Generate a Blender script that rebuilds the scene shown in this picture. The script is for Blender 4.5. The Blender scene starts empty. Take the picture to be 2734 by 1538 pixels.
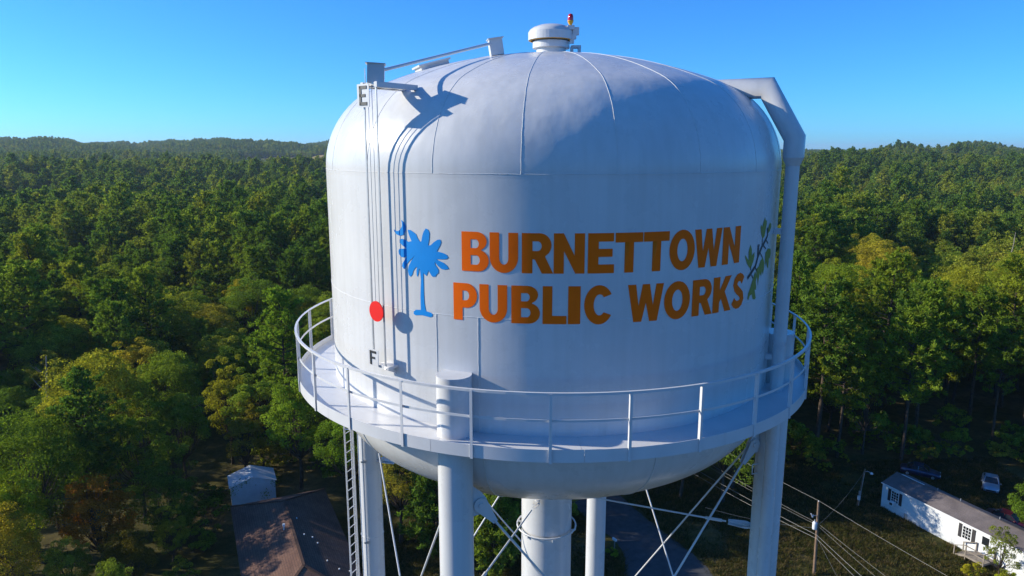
import bpy, bmesh, math, random
import numpy as np
from mathutils import Vector, Matrix, Quaternion, noise

sc = bpy.context.scene
COL = sc.collection
R_ = math.radians

# ---------------------------------------------------------------- camera
CAMP = Vector((-0.945, -17.96, 40.0))
cam_d = bpy.data.cameras.new('camera'); cam = bpy.data.objects.new('camera', cam_d); COL.objects.link(cam)
cam_d.sensor_width = 36.0; cam_d.lens = 36.0*1900.0/2734.0
cam_d.clip_start = 0.5; cam_d.clip_end = 40000.0
cam.location = CAMP
cam.rotation_euler = (math.pi/2 - 0.1912, 0, 0)
sc.camera = cam

# ---------------------------------------------------------------- sky and sun
SUN_AZ, SUN_EL = -96.5, 22.5          # azimuth: 0 = from the camera side (-Y), negative = from the left
SD = Vector((math.sin(R_(SUN_AZ))*math.cos(R_(SUN_EL)), -math.cos(R_(SUN_AZ))*math.cos(R_(SUN_EL)), math.sin(R_(SUN_EL))))
w = bpy.data.worlds.new('World'); sc.world = w; w.use_nodes = True
nt = w.node_tree; nt.nodes.clear()
sky = nt.nodes.new('ShaderNodeTexSky'); sky.sky_type = 'NISHITA'; sky.sun_disc = False
sky.sun_elevation = R_(SUN_EL); sky.sun_rotation = math.atan2(SD.x, SD.y)
sky.altitude = 2000; sky.air_density = 1.0; sky.dust_density = 2.0; sky.ozone_density = 8.0
hs = nt.nodes.new('ShaderNodeHueSaturation'); hs.inputs['Saturation'].default_value = 1.04
tn = nt.nodes.new('ShaderNodeMixRGB'); tn.blend_type = 'MULTIPLY'; tn.inputs[0].default_value = 1.0; tn.inputs[2].default_value = (0.45, 0.91, 1.13, 1)
bg = nt.nodes.new('ShaderNodeBackground'); bg.inputs['Strength'].default_value = 0.15
wo = nt.nodes.new('ShaderNodeOutputWorld')
nt.links.new(sky.outputs[0], hs.inputs['Color']); nt.links.new(hs.outputs[0], tn.inputs[1]); nt.links.new(tn.outputs[0], bg.inputs[0]); nt.links.new(bg.outputs[0], wo.inputs[0])
sun_d = bpy.data.lights.new('sun', 'SUN'); sun_d.energy = 5.0; sun_d.angle = R_(0.53); sun_d.color = (1.0, 0.92, 0.75)
sun = bpy.data.objects.new('sun', sun_d); COL.objects.link(sun)
sun.rotation_mode = 'QUATERNION'; sun.rotation_quaternion = SD.to_track_quat('Z', 'Y')
sun.location = (-60, 0, 90)
vs = sc.view_settings
vs.view_transform = 'Standard'; vs.look = 'None'; vs.exposure = 0.45; vs.gamma = 1.0; vs.use_curve_mapping = False
cy = sc.cycles
cy.max_bounces = 6; cy.diffuse_bounces = 3; cy.glossy_bounces = 3; cy.transmission_bounces = 4; cy.transparent_max_bounces = 4; cy.volume_bounces = 1
cy.use_denoising = True
HAZE = 0.00008
cy.caustics_reflective = False; cy.caustics_refractive = False

# ---------------------------------------------------------------- helpers
def lin(*c):
    return tuple(((v/255)/12.92 if v/255 <= 0.04045 else ((v/255+0.055)/1.055)**2.4) for v in c)

class NT:
    def __init__(s, name):
        s.m = bpy.data.materials.new(name); s.m.use_nodes = True; s.t = s.m.node_tree
        s.b = s.t.nodes['Principled BSDF']; s.o = s.t.nodes['Material Output']
    def n(s, typ, **kw):
        nd = s.t.nodes.new('ShaderNode'+typ)
        for k, v in kw.items():
            if k in nd.inputs: nd.inputs[k].default_value = v
            else: setattr(nd, k, v)
        return nd
    def l(s, a, b): s.t.links.new(a, b)
    def noise(s, scale, detail=4, rough=0.55, coord='Object', dist=0.0):
        tc = s.n('TexCoord'); nz = s.n('TexNoise'); nz.inputs['Scale'].default_value = scale
        nz.inputs['Detail'].default_value = detail; nz.inputs['Roughness'].default_value = rough; nz.inputs['Distortion'].default_value = dist
        s.l(tc.outputs[coord], nz.inputs['Vector']); return nz
    def ramp(s, fac, stops):
        r = s.n('ValToRGB'); e = r.color_ramp.elements
        while len(e) > 1: e.remove(e[0])
        e[0].position = stops[0][0]; e[0].color = (*stops[0][1], 1)
        for p, c in stops[1:]:
            q = e.new(p); q.color = (*c, 1)
        s.l(fac, r.inputs[0]); return r
    def bump(s, h, strength=0.3, dist=0.02):
        b = s.n('Bump'); b.inputs['Strength'].default_value = strength; b.inputs['Distance'].default_value = dist
        s.l(h, b.inputs['Height']); s.l(b.outputs[0], s.b.inputs['Normal']); return b

def paint(name, c, rough=0.4, var=0.08, nscale=1.5, bumpd=0.0, bscale=1.0, metallic=0.0, spec=0.5, dirt=None):
    k = NT(name); nz = k.noise(nscale, 5)
    lo = tuple(v*(1-var) for v in c); hi = tuple(min(1, v*(1+var*0.5)) for v in c)
    r = k.ramp(nz.outputs[0], [(0.3, lo), (0.7, hi)])
    k.l(r.outputs[0], k.b.inputs['Base Color'])
    k.b.inputs['Roughness'].default_value = rough; k.b.inputs['Metallic'].default_value = metallic
    k.b.inputs['Specular IOR Level'].default_value = spec
    if bumpd > 0:
        n2 = k.noise(bscale, 3, 0.5); k.bump(n2.outputs[0], 1.0, bumpd)
    return k.m

def tank_paint():
    k = NT('tank_white_paint')
    nz = k.noise(0.7, 6, 0.6)
    tc = k.n('TexCoord'); mp = k.n('Mapping'); mp.inputs['Scale'].default_value = (2.2, 2.2, 0.12)
    k.l(tc.outputs['Object'], mp.inputs['Vector'])
    st = k.n('TexNoise'); st.inputs['Scale'].default_value = 3.0; st.inputs['Detail'].default_value = 6
    k.l(mp.outputs[0], st.inputs['Vector'])
    a = k.ramp(nz.outputs[0], [(0.3, (0.57, 0.57, 0.58)), (0.7, (0.63, 0.63, 0.635))])
    b = k.ramp(st.outputs[0], [(0.35, (0.945, 0.945, 0.935)), (0.6, (1, 1, 1))])
    mx = k.n('MixRGB', blend_type='MULTIPLY'); mx.inputs[0].default_value = 1.0
    k.l(a.outputs[0], mx.inputs[1]); k.l(b.outputs[0], mx.inputs[2]); k.l(mx.outputs[0], k.b.inputs['Base Color'])
    rr = k.ramp(nz.outputs[0], [(0.3, (0.24,)*3), (0.7, (0.31,)*3)]); k.l(rr.outputs[0], k.b.inputs['Roughness']); k.b.inputs['Specular IOR Level'].default_value = 0.38
    b1 = k.noise(0.55, 2, 0.5); b2 = k.noise(2.6, 2, 0.5)
    ad = k.n('Math', operation='MULTIPLY_ADD'); ad.inputs[1].default_value = 0.13
    k.l(b2.outputs[0], ad.inputs[0]); k.l(b1.outputs[0], ad.inputs[2])
    tz = k.n('TexCoord'); sx = k.n('SeparateXYZ'); k.l(tz.outputs['Object'], sx.inputs[0])
    mr_ = k.n('MapRange'); mr_.inputs['From Min'].default_value = 39.5; mr_.inputs['From Max'].default_value = 40.6; mr_.inputs['To Min'].default_value = .25; mr_.inputs['To Max'].default_value = 1.1
    k.l(sx.outputs[2], mr_.inputs['Value']); mm = k.n('Math', operation='MULTIPLY'); k.l(ad.outputs[0], mm.inputs[0]); k.l(mr_.outputs[0], mm.inputs[1]); k.bump(mm.outputs[0], 1.0, 0.07)
    return k.m

M = {}
M['tank'] = tank_paint()
M['steel'] = paint('white_steel_paint', (0.61, 0.61, 0.62), 0.35, 0.06, 2.0)
M['weld'] = paint('weld_bead_paint', (0.62, 0.62, 0.62), 0.45, 0.12, 9.0, 0.01, 18)
M['orange'] = paint('orange_lettering', lin(255, 106, 0), 0.6, 0.06, 3.0, spec=0.15)
M['blue'] = paint('blue_emblem', lin(0, 134, 214), 0.6, 0.05, 3.0, spec=0.2)
M['leafpaint'] = paint('olive_leaf_paint', lin(140, 140, 66), 0.6, 0.08, 6, spec=0.2)
M['twigpaint'] = paint('dark_twig_paint', lin(40, 44, 48), 0.5, 0.08, 6)
M['red'] = paint('red_disc_paint', lin(232, 14, 8), 0.45, 0.04, 4)
M['dark'] = paint('dark_lettering', lin(48, 50, 54), 0.5, 0.05, 4)
M['gal'] = paint('galvanised_steel', (0.42, 0.43, 0.45), 0.4, 0.15, 8, metallic=0.5)
M['yellow'] = paint('yellow_base', lin(232, 170, 40), 0.4, 0.05, 5)
def glassy(name, c, rough=0.08):
    k = NT(name); k.b.inputs['Base Color'].default_value = (*c, 1); k.b.inputs['Roughness'].default_value = rough
    k.b.inputs['Coat Weight'].default_value = 0.6
    nz = k.noise(6, 2); r = k.ramp(nz.outputs[0], [(0.3, (rough,)*3), (0.7, (rough*2,)*3)]); k.l(r.outputs[0], k.b.inputs['Roughness'])
    return k.m
M['redglass'] = glassy('red_lens', lin(190, 8, 20), 0.12)
M['glass'] = glassy('dark_glass', (0.015, 0.018, 0.022))

class MB:
    """collects shapes and becomes one mesh object"""
    def __init__(s): s.v = []; s.f = []; s.sm = []
    def add(s, vs_, fs, smooth=False):
        o = len(s.v); s.v += [tuple(p) for p in vs_]; s.f += [tuple(i+o for i in f) for f in fs]; s.sm += [smooth]*len(fs)
    def box(s, c, d, rot=None):
        h = [x/2 for x in d]; P = []
        for x in (-1, 1):
            for y in (-1, 1):
                for z in (-1, 1):
                    p = Vector((x*h[0], y*h[1], z*h[2]))
                    if rot is not None: p = rot @ p
                    P.append(p+Vector(c))
        s.add(P, [(0, 1, 3, 2), (4, 6, 7, 5), (0, 4, 5, 1), (2, 3, 7, 6), (0, 2, 6, 4), (1, 5, 7, 3)])
    def bar(s, a, b, wd, ht, upv=(0, 0, 1)):
        a = Vector(a); b = Vector(b); d = (b-a); L = d.length; d.normalize()
        u = Vector(upv); 
        if abs(d.dot(u)) > 0.98: u = Vector((0, 1, 0))
        x = d.cross(u).normalized(); z = x.cross(d).normalized()
        rot = Matrix((x, d, z)).transposed()
        s.box((a+b)/2, (wd, L, ht), rot)
    def tube(s, pts, r, seg=10, caps=True, smooth=True, closed=False):
        pts = [Vector(p) for p in pts]; n = len(pts)
        rs = r if isinstance(r, (list, tuple)) else [r]*n
        rings = []; prev = None
        for i, p in enumerate(pts):
            if closed: t0 = (p-pts[i-1]).normalized(); t1 = (pts[(i+1) % n]-p).normalized()
            else:
                t0 = (p-pts[i-1]).normalized() if i > 0 else (pts[1]-p).normalized()
                t1 = (pts[i+1]-p).normalized() if i < n-1 else t0
            t = (t0+t1).normalized()
            if prev is None:
                u = Vector((0, 0, 1)) if abs(t.z) < 0.9 else Vector((1, 0, 0))
                x = t.cross(u).normalized()
            else:
                x = (prev - t*prev.dot(t)).normalized()
            prev = x; y = t.cross(x)
            ch = max(0.5, math.sqrt(max(0, (1+t0.dot(t1))/2))); bis = (t1-t0)
            ring = []
            for k in range(seg):
                a = 2*math.pi*k/seg; o = x*math.cos(a)+y*math.sin(a)
                if bis.length > 1e-4 and 0 < i < n-1:
                    bn = bis.normalized(); o = o + bn*(o.dot(bn))*(1/ch-1)
                ring.append(p+o*rs[i])
            rings.append(ring)
        V = [q for rg in rings for q in rg]; F = []
        m = n if closed else n-1
        for i in range(m):
            for k in range(seg):
                a = i*seg+k; b = i*seg+(k+1) % seg; c = ((i+1) % n)*seg+(k+1) % seg; d = ((i+1) % n)*seg+k
                F.append((a, b, c, d))
        s.add(V, F, smooth)
        if caps and not closed:
            s.add(rings[0], [tuple(range(seg-1, -1, -1))]); s.add(rings[-1], [tuple(range(seg))])
    def lathe(s, prof, seg=32, c=(0, 0, 0), smooth=True, a0=0.0, a1=360.0):
        full = abs(a1-a0-360) < 1e-6; n = seg if full else seg+1
        V = []; F = []
        for r, z in prof:
            for k in range(n):
                a = R_(a0+(a1-a0)*k/seg); V.append((c[0]+r*math.sin(a), c[1]-r*math.cos(a), c[2]+z))
        for i in range(len(prof)-1):
            for k in range(seg):
                k2 = (k+1) % n
                F.append((i*n+k, i*n+k2, (i+1)*n+k2, (i+1)*n+k))
        s.add(V, F, smooth)
    def poly_prism(s, pts2, z0, z1, mat=None):
        """extruded polygon, pts2 counter-clockwise in local xy, optionally transformed"""
        n = len(pts2); V = [Vector((x, y, z0)) for x, y in pts2]+[Vector((x, y, z1)) for x, y in pts2]
        if mat is not None: V = [mat @ p for p in V]
        F = [tuple(range(n-1, -1, -1)), tuple(range(n, 2*n))]+[(i, (i+1) % n, n+(i+1) % n, n+i) for i in range(n)]
        s.add(V, F)
    def build(s, name, mat, parent=None, loc=(0, 0, 0), rotz=0.0, normals=None, fix=True):
        me = bpy.data.meshes.new(name); me.from_pydata(s.v, [], s.f); me.update()
        me.polygons.foreach_set('use_smooth', s.sm)
        if fix and normals is None:
            bm = bmesh.new(); bm.from_mesh(me); bmesh.ops.remove_doubles(bm, verts=bm.verts, dist=1e-5) if False else None
            bmesh.ops.recalc_face_normals(bm, faces=bm.faces); bm.to_mesh(me); bm.free()
        if normals is not None: me.normals_split_custom_set_from_vertices(normals)
        for m_ in (mat if isinstance(mat, (list, tuple)) else [mat]): me.materials.append(m_)
        o = bpy.data.objects.new(name, me); COL.objects.link(o); o.location = loc; o.rotation_euler = (0, 0, rotz)
        if parent is not None: o.parent = parent
        return o

def empty(name, loc=(0, 0, 0), rotz=0.0):
    o = bpy.data.objects.new(name, None); COL.objects.link(o); o.location = loc; o.rotation_euler = (0, 0, rotz); o.empty_display_size = 0.5
    return o
def tag(o, label=None, cat=None, group=None, kind=None):
    if label: o['label'] = label
    if cat: o['category'] = cat
    if group: o['group'] = group
    if kind: o['kind'] = kind
    return o
def child_copy(src, parent, loc=None, rotz=None, name=None):
    c = src.copy(); COL.objects.link(c); c.parent = parent
    if loc is not None: c.location = loc
    if rotz is not None: c.rotation_euler = (0, 0, rotz)
    return c
def cp(t, r, z): t = R_(t); return Vector((r*math.sin(t), -r*math.cos(t), z))
PALM=[(-2.81, -1.79), (-2.79, -1.99), (-2.81, -2.31), (-2.81, -2.58), (-2.93, -2.59), (-2.98, -2.63), (-2.99, -2.67), (-2.95, -2.7), (-2.79, -2.68), (-2.6, -2.7), (-2.55, -2.68), (-2.54, -2.64), (-2.57, -2.61), (-2.69, -2.59), (-2.72, -2.45), (-2.73, -2.25), (-2.73, -2.04), (-2.73, -1.86), (-2.66, -1.91), (-2.61, -1.8), (-2.55, -1.89), (-2.51, -1.92), (-2.49, -1.89), (-2.47, -1.92), (-2.43, -1.86), (-2.39, -1.83), (-2.39, -1.77), (-2.46, -1.68), (-2.47, -1.63), (-2.4, -1.7), (-2.33, -1.75), (-2.26, -1.76), (-2.17, -1.74), (-2.21, -1.68), (-2.28, -1.63), (-2.4, -1.59), (-2.43, -1.57), (-2.31, -1.57), (-2.22, -1.56), (-2.18, -1.53), (-2.21, -1.48), (-2.28, -1.45), (-2.39, -1.43), (-2.42, -1.43), (-2.39, -1.38), (-2.35, -1.32), (-2.32, -1.25), (-2.34, -1.2), (-2.4, -1.21), (-2.48, -1.26), (-2.55, -1.32), (-2.61, -1.33), (-2.58, -1.21), (-2.57, -1.09), (-2.6, -1.03), (-2.65, -1.01), (-2.7, -1.07), (-2.73, -1.14), (-2.76, -1.26), (-2.79, -1.27), (-2.84, -1.21), (-2.88, -1.13), (-2.95, -1.09), (-3.01, -1.06), (-3.08, -1.06), (-3.06, -1.13), (-3.03, -1.2), (-2.99, -1.27), (-3.07, -1.29), (-3.13, -1.26), (-3.22, -1.24), (-3.29, -1.26), (-3.29, -1.32), (-3.22, -1.37), (-3.16, -1.4), (-3.11, -1.42), (-3.21, -1.43), (-3.3, -1.44), (-3.33, -1.48), (-3.32, -1.54), (-3.27, -1.59), (-3.2, -1.6), (-3.11, -1.57), (-3.17, -1.64), (-3.23, -1.71), (-3.25, -1.77), (-3.21, -1.82), (-3.17, -1.81), (-3.12, -1.72), (-3.05, -1.65), (-2.92, -1.54), (-3.02, -1.66), (-3.08, -1.76), (-3.1, -1.85), (-3.08, -1.93), (-3.04, -1.96), (-2.99, -1.91), (-2.97, -1.84), (-2.91, -1.77), (-2.87, -1.76), (-2.89, -1.82), (-2.89, -1.9), (-2.87, -1.95), (-2.84, -1.87), (-2.83, -1.8)]
MOON=[(-3.24, -0.88), (-3.16, -0.93), (-3.12, -1.0), (-3.13, -1.08), (-3.18, -1.16), (-3.27, -1.19), (-3.36, -1.17), (-3.42, -1.12), (-3.44, -1.07), (-3.39, -1.1), (-3.32, -1.1), (-3.26, -1.06), (-3.22, -1.0), (-3.22, -0.93)]
LEAVES=[[(4.25, -1.44), (4.32, -1.54), (4.34, -1.67), (4.37, -1.65), (4.45, -1.61), (4.46, -1.7), (4.42, -1.8), (4.33, -1.92), (4.28, -1.92), (4.15, -1.81), (4.07, -1.68), (4.06, -1.63), (4.12, -1.68), (4.22, -1.76), (4.19, -1.58)], [(4.89, -0.94), (4.96, -1.02), (5.01, -1.0), (5.03, -1.08), (4.99, -1.19), (4.94, -1.33), (4.83, -1.37), (4.73, -1.26), (4.68, -1.13), (4.7, -1.07), (4.77, -1.13), (4.81, -1.05)], [(5.26, -1.07), (5.36, -1.12), (5.38, -1.19), (5.29, -1.26), (5.16, -1.29), (5.17, -1.19), (5.2, -1.12)], [(4.92, -1.77), (5.04, -1.89), (5.04, -2.04), (4.99, -2.15), (4.92, -2.05), (4.89, -2.17), (4.8, -2.09), (4.75, -2.23), (4.73, -2.35), (4.7, -2.22), (4.63, -2.1), (4.59, -1.99), (4.72, -1.93), (4.8, -1.83)], [(5.24, -1.62), (5.46, -1.65), (5.5, -1.76), (5.46, -1.87), (5.37, -1.82), (5.37, -1.98), (5.34, -2.06), (5.24, -2.0), (5.17, -1.87), (5.11, -2.01), (5.07, -1.82), (5.07, -1.69)], [(4.47, -2.15), (4.55, -2.02), (4.64, -2.14), (4.61, -2.24), (4.65, -2.36), (4.64, -2.42), (4.57, -2.4), (4.66, -2.58), (4.63, -2.62), (4.51, -2.59), (4.45, -2.48), (4.36, -2.5), (4.31, -2.58), (4.27, -2.55), (4.28, -2.45), (4.37, -2.32)]]
TWIGS=[[(4.21, -2.12), (4.38, -2.01), (4.54, -1.91), (4.64, -1.72), (4.82, -1.54), (5.01, -1.43), (5.14, -1.33), (5.09, -1.17)], [(4.32, -1.97), (4.33, -1.88)], [(4.83, -1.37), (4.82, -1.5)], [(4.6, -1.47), (4.61, -1.7)], [(4.66, -1.47), (4.65, -1.67)], [(4.89, -1.52), (5.08, -1.61)], [(4.74, -1.66), (4.89, -1.77)], [(4.51, -1.9), (4.61, -2.01)], [(4.39, -2.07), (4.45, -2.15)], [(5.04, -1.42), (5.22, -1.51)]]
# ================================================================ WATER TOWER
R = 5.4; ZS = 40.0-0.414; RL = 5.6; LEGS = [-21.25, 68.75, 158.75, 248.75]
tower = empty('water_tower', (0, 0, 0))
tag(tower, 'tall white steel water tower with orange town lettering, balcony and four legs', 'water tower')

# --- roof: torispherical head of twenty welded panels
KN, BH = 2.0, 2.66
CR = ((R-KN)**2+BH*BH-KN*KN)/(2*(BH-KN)); PHI = math.atan2(R-KN, CR-BH)
prof = []
for i in range(15):
    a = (math.pi/2-PHI)*i/14; prof.append((R-KN+KN*math.cos(a), KN*math.sin(a), math.cos(a), math.sin(a)))
for i in range(1, 13):
    q = PHI*(1-i/12*0.89); prof.append((CR*math.sin(q), BH-CR+CR*math.cos(q), math.sin(q), math.cos(q)))
def dome_z(r):
    if r >= prof[14][0]:
        return KN*math.sin(math.acos(max(-1, min(1, (r-(R-KN))/KN))))
    return BH-CR+math.sqrt(CR*CR-r*r)
mb = MB(); rt, zt = prof[-1][0], prof[-1][1]
mb.lathe([(rt, ZS+zt+0.004), (rt*0.6, ZS+BH-CR+math.sqrt(CR*CR-(rt*0.6)**2)+0.004), (0.02, ZS+BH+0.004)], 40)
roof = mb.build('roof', M['tank'], tower)
SEAM0 = -26.4
for k in range(20):
    mb = MB(); N = []; t0 = SEAM0+18*k; ns = 8; n = ns+1; V = []; F = []
    for r, z, nr, nz in prof:
        for j in range(n):
            t = t0+18*j/ns; p = cp(t, r, ZS+z); V.append(p); d = cp(t, nr, nz); N.append(d)
    for i in range(len(prof)-1):
        for j in range(ns): F.append((i*n+j, i*n+j+1, (i+1)*n+j+1, (i+1)*n+j))
    mb.add(V, F, True); mb.build('roof_panel', M['tank'], roof, normals=N)
    mb = MB(); rnd = random.Random(k)
    pts = []
    for i in range(len(prof)-1):
        for sub in (0, 0.5):
            r = prof[i][0]*(1-sub)+prof[i+1][0]*sub; z = prof[i][1]*(1-sub)+prof[i+1][1]*sub
            pts.append(cp(t0+rnd.uniform(-.04, .04), r+0.001*prof[i][2], ZS+z+0.001*prof[i][3]))
    mb.tube(pts, 0.0055, 6); mb.build('weld_seam', M['weld'], roof)

# --- shell: welded plates
def girth(z, r=R, rad=0.0055):
    mb = MB(); rnd = random.Random(int(z*100)); pts = [cp(i*1.5, r, ZS+z+rnd.uniform(-.004, .004)) for i in range(240)]
    mb.tube(pts, rad, 6, closed=True); return mb
ZM, ZB = -2.62, -5.2
shell = girth(0.0).build('shell', M['weld'], tower)
girth(ZM).build('weld_seam', M['weld'], shell)
girth(ZB).build('weld_seam', M['weld'], shell)
def plate(t0, t1, z0, z1):
    mb = MB(); ns = max(2, int((t1-t0)/2)); V = []; N = []; F = []; nz = 4; n = ns+1
    for i in range(nz+1):
        for j in range(n):
            t = t0+(t1-t0)*j/ns; V.append(cp(t, R, ZS+z0+(z1-z0)*i/nz)); N.append(cp(t, 1, 0))
    for i in range(nz):
        for j in range(ns): F.append((i*n+j, i*n+j+1, (i+1)*n+j+1, (i+1)*n+j))
    mb.add(V, F, True); mb.build('shell_plate', M['tank'], shell, normals=N)
def vseam(t, z0, z1):
    mb = MB(); rnd = random.Random(int(t*10)); n = 24
    mb.tube([cp(t+rnd.uniform(-.05, .05), R, ZS+z0+(z1-z0)*i/n) for i in range(n+1)], 0.008, 6); mb.build('weld_seam', M['weld'], shell)
for k in range(3):
    plate(-44.4+120*k, 75.6+120*k, ZM, 0); vseam(-44.4+120*k, ZM, 0)
ed = []
for k in range(4): ed += [-26.1+90*k, -16.9+90*k]
ed.append(-26.1+360)
for a, b in zip(ed[:-1], ed[1:]): plate(a, b, ZB, ZM); vseam(a, ZB, ZM)

# --- bowl
mb = MB(); bp = []
for i in range(25):
    u = math.pi/2*i/24*0.975; bp.append((R*max(1e-4, math.cos(u))**(2/2.2), ZS+ZB-2.3*math.sin(u)**(2/2.2)))
mb.lathe(bp, 120); bowl = mb.build('bowl', M['tank'], tower)
for k in range(10):
    t = -52+36*k; mb = MB(); mb.tube([cp(t, r+0.003, z-0.003) for r, z in bp], 0.012, 6); mb.build('weld_seam', M['weld'], bowl)

# --- painted lettering
def arc(cx, cy_, rx, ry, a0, a1, n=14):
    return [(cx+rx*math.cos(R_(a0+(a1-a0)*i/n)), cy_+ry*math.sin(R_(a0+(a1-a0)*i/n))) for i in range(n+1)]
def thick(pts, wds):
    L = []; Rr = []
    for i, (x, y) in enumerate(pts):
        a = pts[max(0, i-1)]; b = pts[min(len(pts)-1, i+1)]; dx, dy = b[0]-a[0], b[1]-a[1]; d = math.hypot(dx, dy) or 1
        wx, wy = wds; L.append((x-dy/d*wx, y+dx/d*wy)); Rr.append((x+dy/d*wx, y-dx/d*wy))
    return L+Rr[::-1]
GL = {
 'B': [[(0, 0), (.58, 0)]+arc(.60, .275, .40, .275, -90, 72)+arc(.56, .765, .37, .235, -62, 90)+[(0, 1)],
       [(.34, .17), (.34, .41), (.54, .41)]+arc(.54, .29, .13, .12, 90, -90)+[(.34, .17)][:0], [(.34, .59), (.34, .81), (.52, .81)]+arc(.52, .70, .12, .11, 90, -90)],
 'U': [[(0, 1), (0, .38)]+arc(.5, .38, .5, .39, 180, 360, 20)+[(1, .38), (1, 1), (.66, 1), (.66, .36)]+arc(.5, .36, .16, .16, 0, -180)+[(.34, .36), (.34, 1)]],
 'R': [[(0, 0), (.34, 0), (.34, .36), (.42, .34), (.64, 0), (1.0, 0), (.74, .42)]+arc(.56, .70, .38, .30, -58, 90)+[(0, 1)], [(.34, .56), (.34, .80), (.50, .80)]+arc(.50, .68, .13, .12, 90, -90)],
 'N': [[(0, 0), (.33, 0), (.33, .56), (.70, 0), (1, 0), (1, 1), (.67, 1), (.67, .45), (.32, 1), (0, 1)]],
 'E': [[(0, 0), (1, 0), (1, .22), (.40, .22), (.40, .41), (.93, .41), (.93, .61), (.40, .61), (.40, .79), (.97, .79), (.97, 1), (0, 1)]],
 'T': [[(.34, 0), (.67, 0), (.67, .76), (1, .76), (1, 1), (0, 1), (0, .76), (.34, .76)]],
 'O': [arc(.5, .5, .5, .52, 0, 348, 30), arc(.5, .5, .20, .29, 360, 12, 30)],
 'W': [[(.17, 0), (.39, 0), (.50, .50), (.61, 0), (.83, 0), (1, 1), (.78, 1), (.70, .43), (.60, 1), (.40, 1), (.30, .43), (.22, 1), (0, 1)]],
 'P': [[(0, 0), (.39, 0), (.39, .34), (.52, .34)]+arc(.56, .67, .44, .33, -90, 90)+[(0, 1)], [(.39, .54), (.39, .80), (.52, .80)]+arc(.52, .67, .15, .13, 90, -90)],
 'L': [[(0, 0), (1, 0), (1, .22), (.40, .22), (.40, 1), (0, 1)]],
 'I': [[(0, 0), (1, 0), (1, 1), (0, 1)]],
 'C': [arc(.52, .5, .50, .52, 32, 328, 30)+arc(.54, .5, .20, .28, 315, 45, 22)],
 'K': [[(0, 0), (.34, 0), (.34, .28), (.42, .38), (.66, 0), (1.02, 0), (.62, .57), (.98, 1), (.62, 1), (.34, .62), (.34, 1), (0, 1)]],
 'S': [thick([(.10, .24), (.22, .15), (.38, .105), (.56, .11), (.70, .165), (.77, .26), (.73, .365), (.60, .44), (.42, .52), (.28, .60), (.22, .70), (.26, .80), (.38, .88), (.54, .905), (.68, .87), (.80, .785)], (.155, .115))],
}
def painted(name, loops, mat, parent, off=0.0055, slc=0.06):
    """flat outline (arc length, height) filled and wrapped on the shell"""
    cu = bpy.data.curves.new('tmp', 'CURVE'); cu.dimensions = '2D'; cu.fill_mode = 'BOTH'
    for lp in loops:
        sp = cu.splines.new('POLY'); sp.points.add(len(lp)-1); sp.use_cyclic_u = True
        for p, (x, y) in zip(sp.points, lp): p.co = (x, y, 0, 1)
    ob = bpy.data.objects.new('tmp', cu); COL.objects.link(ob)
    me = bpy.data.meshes.new_from_object(ob.evaluated_get(bpy.context.evaluated_depsgraph_get()))
    bpy.data.objects.remove(ob); bpy.data.curves.remove(cu)
    bm = bmesh.new(); bm.from_mesh(me); bmesh.ops.remove_doubles(bm, verts=bm.verts, dist=1e-5)
    xs = [v.co.x for v in bm.verts]; x = min(xs)+slc
    while x < max(xs):
        bmesh.ops.bisect_plane(bm, geom=bm.verts[:]+bm.edges[:]+bm.faces[:], plane_co=(x, 0, 0), plane_no=(1, 0, 0), dist=1e-5); x += slc
    N = []
    for v in bm.verts:
        t = v.co.x/R; v.co = Vector(((R+off)*math.sin(t), -(R+off)*math.cos(t), ZS+v.co.y))
    for f in bm.faces:
        c = f.calc_center_median(); 
        if f.normal.length < 1e-9: f.normal_update()
    bm.normal_update()
    for f in bm.faces:
        c = f.calc_center_median()
        if f.normal.dot(Vector((c.x, c.y, 0))) < 0: f.normal_flip()
        f.smooth = True
    bm.to_mesh(me); bm.free(); me.name = name
    me.normals_split_custom_set_from_vertices([Vector((v.co.x, v.co.y, 0)).normalized() for v in me.vertices])
    me.materials.clear(); me.materials.append(mat)
    o = bpy.data.objects.new(name, me); COL.objects.link(o); o.parent = parent; return o
ROW1 = [('B', -1.89, -1.39), ('U', -1.35, -.85), ('R', -.76, -.22), ('N', -.19, .34), ('E', .42, .88), ('T', .92, 1.42), ('T', 1.46, 1.96), ('O', 1.99, 2.54), ('W', 2.55, 3.24), ('N', 3.30, 3.83)]
ROW2 = [('P', -2.07, -1.62), ('U', -1.55, -1.05), ('B', -.95, -.45), ('L', -.38, .03), ('I', .08, .28), ('C', .36, .88), ('W', 1.18, 1.88), ('O', 1.92, 2.48), ('R', 2.56, 3.06), ('K', 3.10, 3.62), ('S', 3.67, 4.12)]
for row, z0, z1 in ((ROW1, -1.755, -1.03), (ROW2, -2.685, -1.985)):
    for ch, a, b in row:
        a, b = a-.012, b+.012; lp = [[(a+(b-a)*x, z0+(z1-z0)*y) for x, y in loop] for loop in GL[ch]]
        o = painted('letter', lp, M['orange'], shell); o['label'] = 'orange painted capital letter '+ch
painted('palm_emblem', [PALM], M['blue'], shell, 0.006)['label'] = 'blue painted palm tree emblem'
painted('crescent_emblem', [MOON], M['blue'], shell, 0.006)['label'] = 'blue painted crescent emblem'
for lf in LEAVES: painted('painted_leaf', [lf], M['leafpaint'], shell, 0.006)
for i, tw in enumerate(TWIGS):
    n = len(tw); wd = 0.035 if i == 0 else 0.014
    painted('painted_twig', [thick(tw, (wd, wd))], M['twigpaint'], shell, 0.007)

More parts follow.
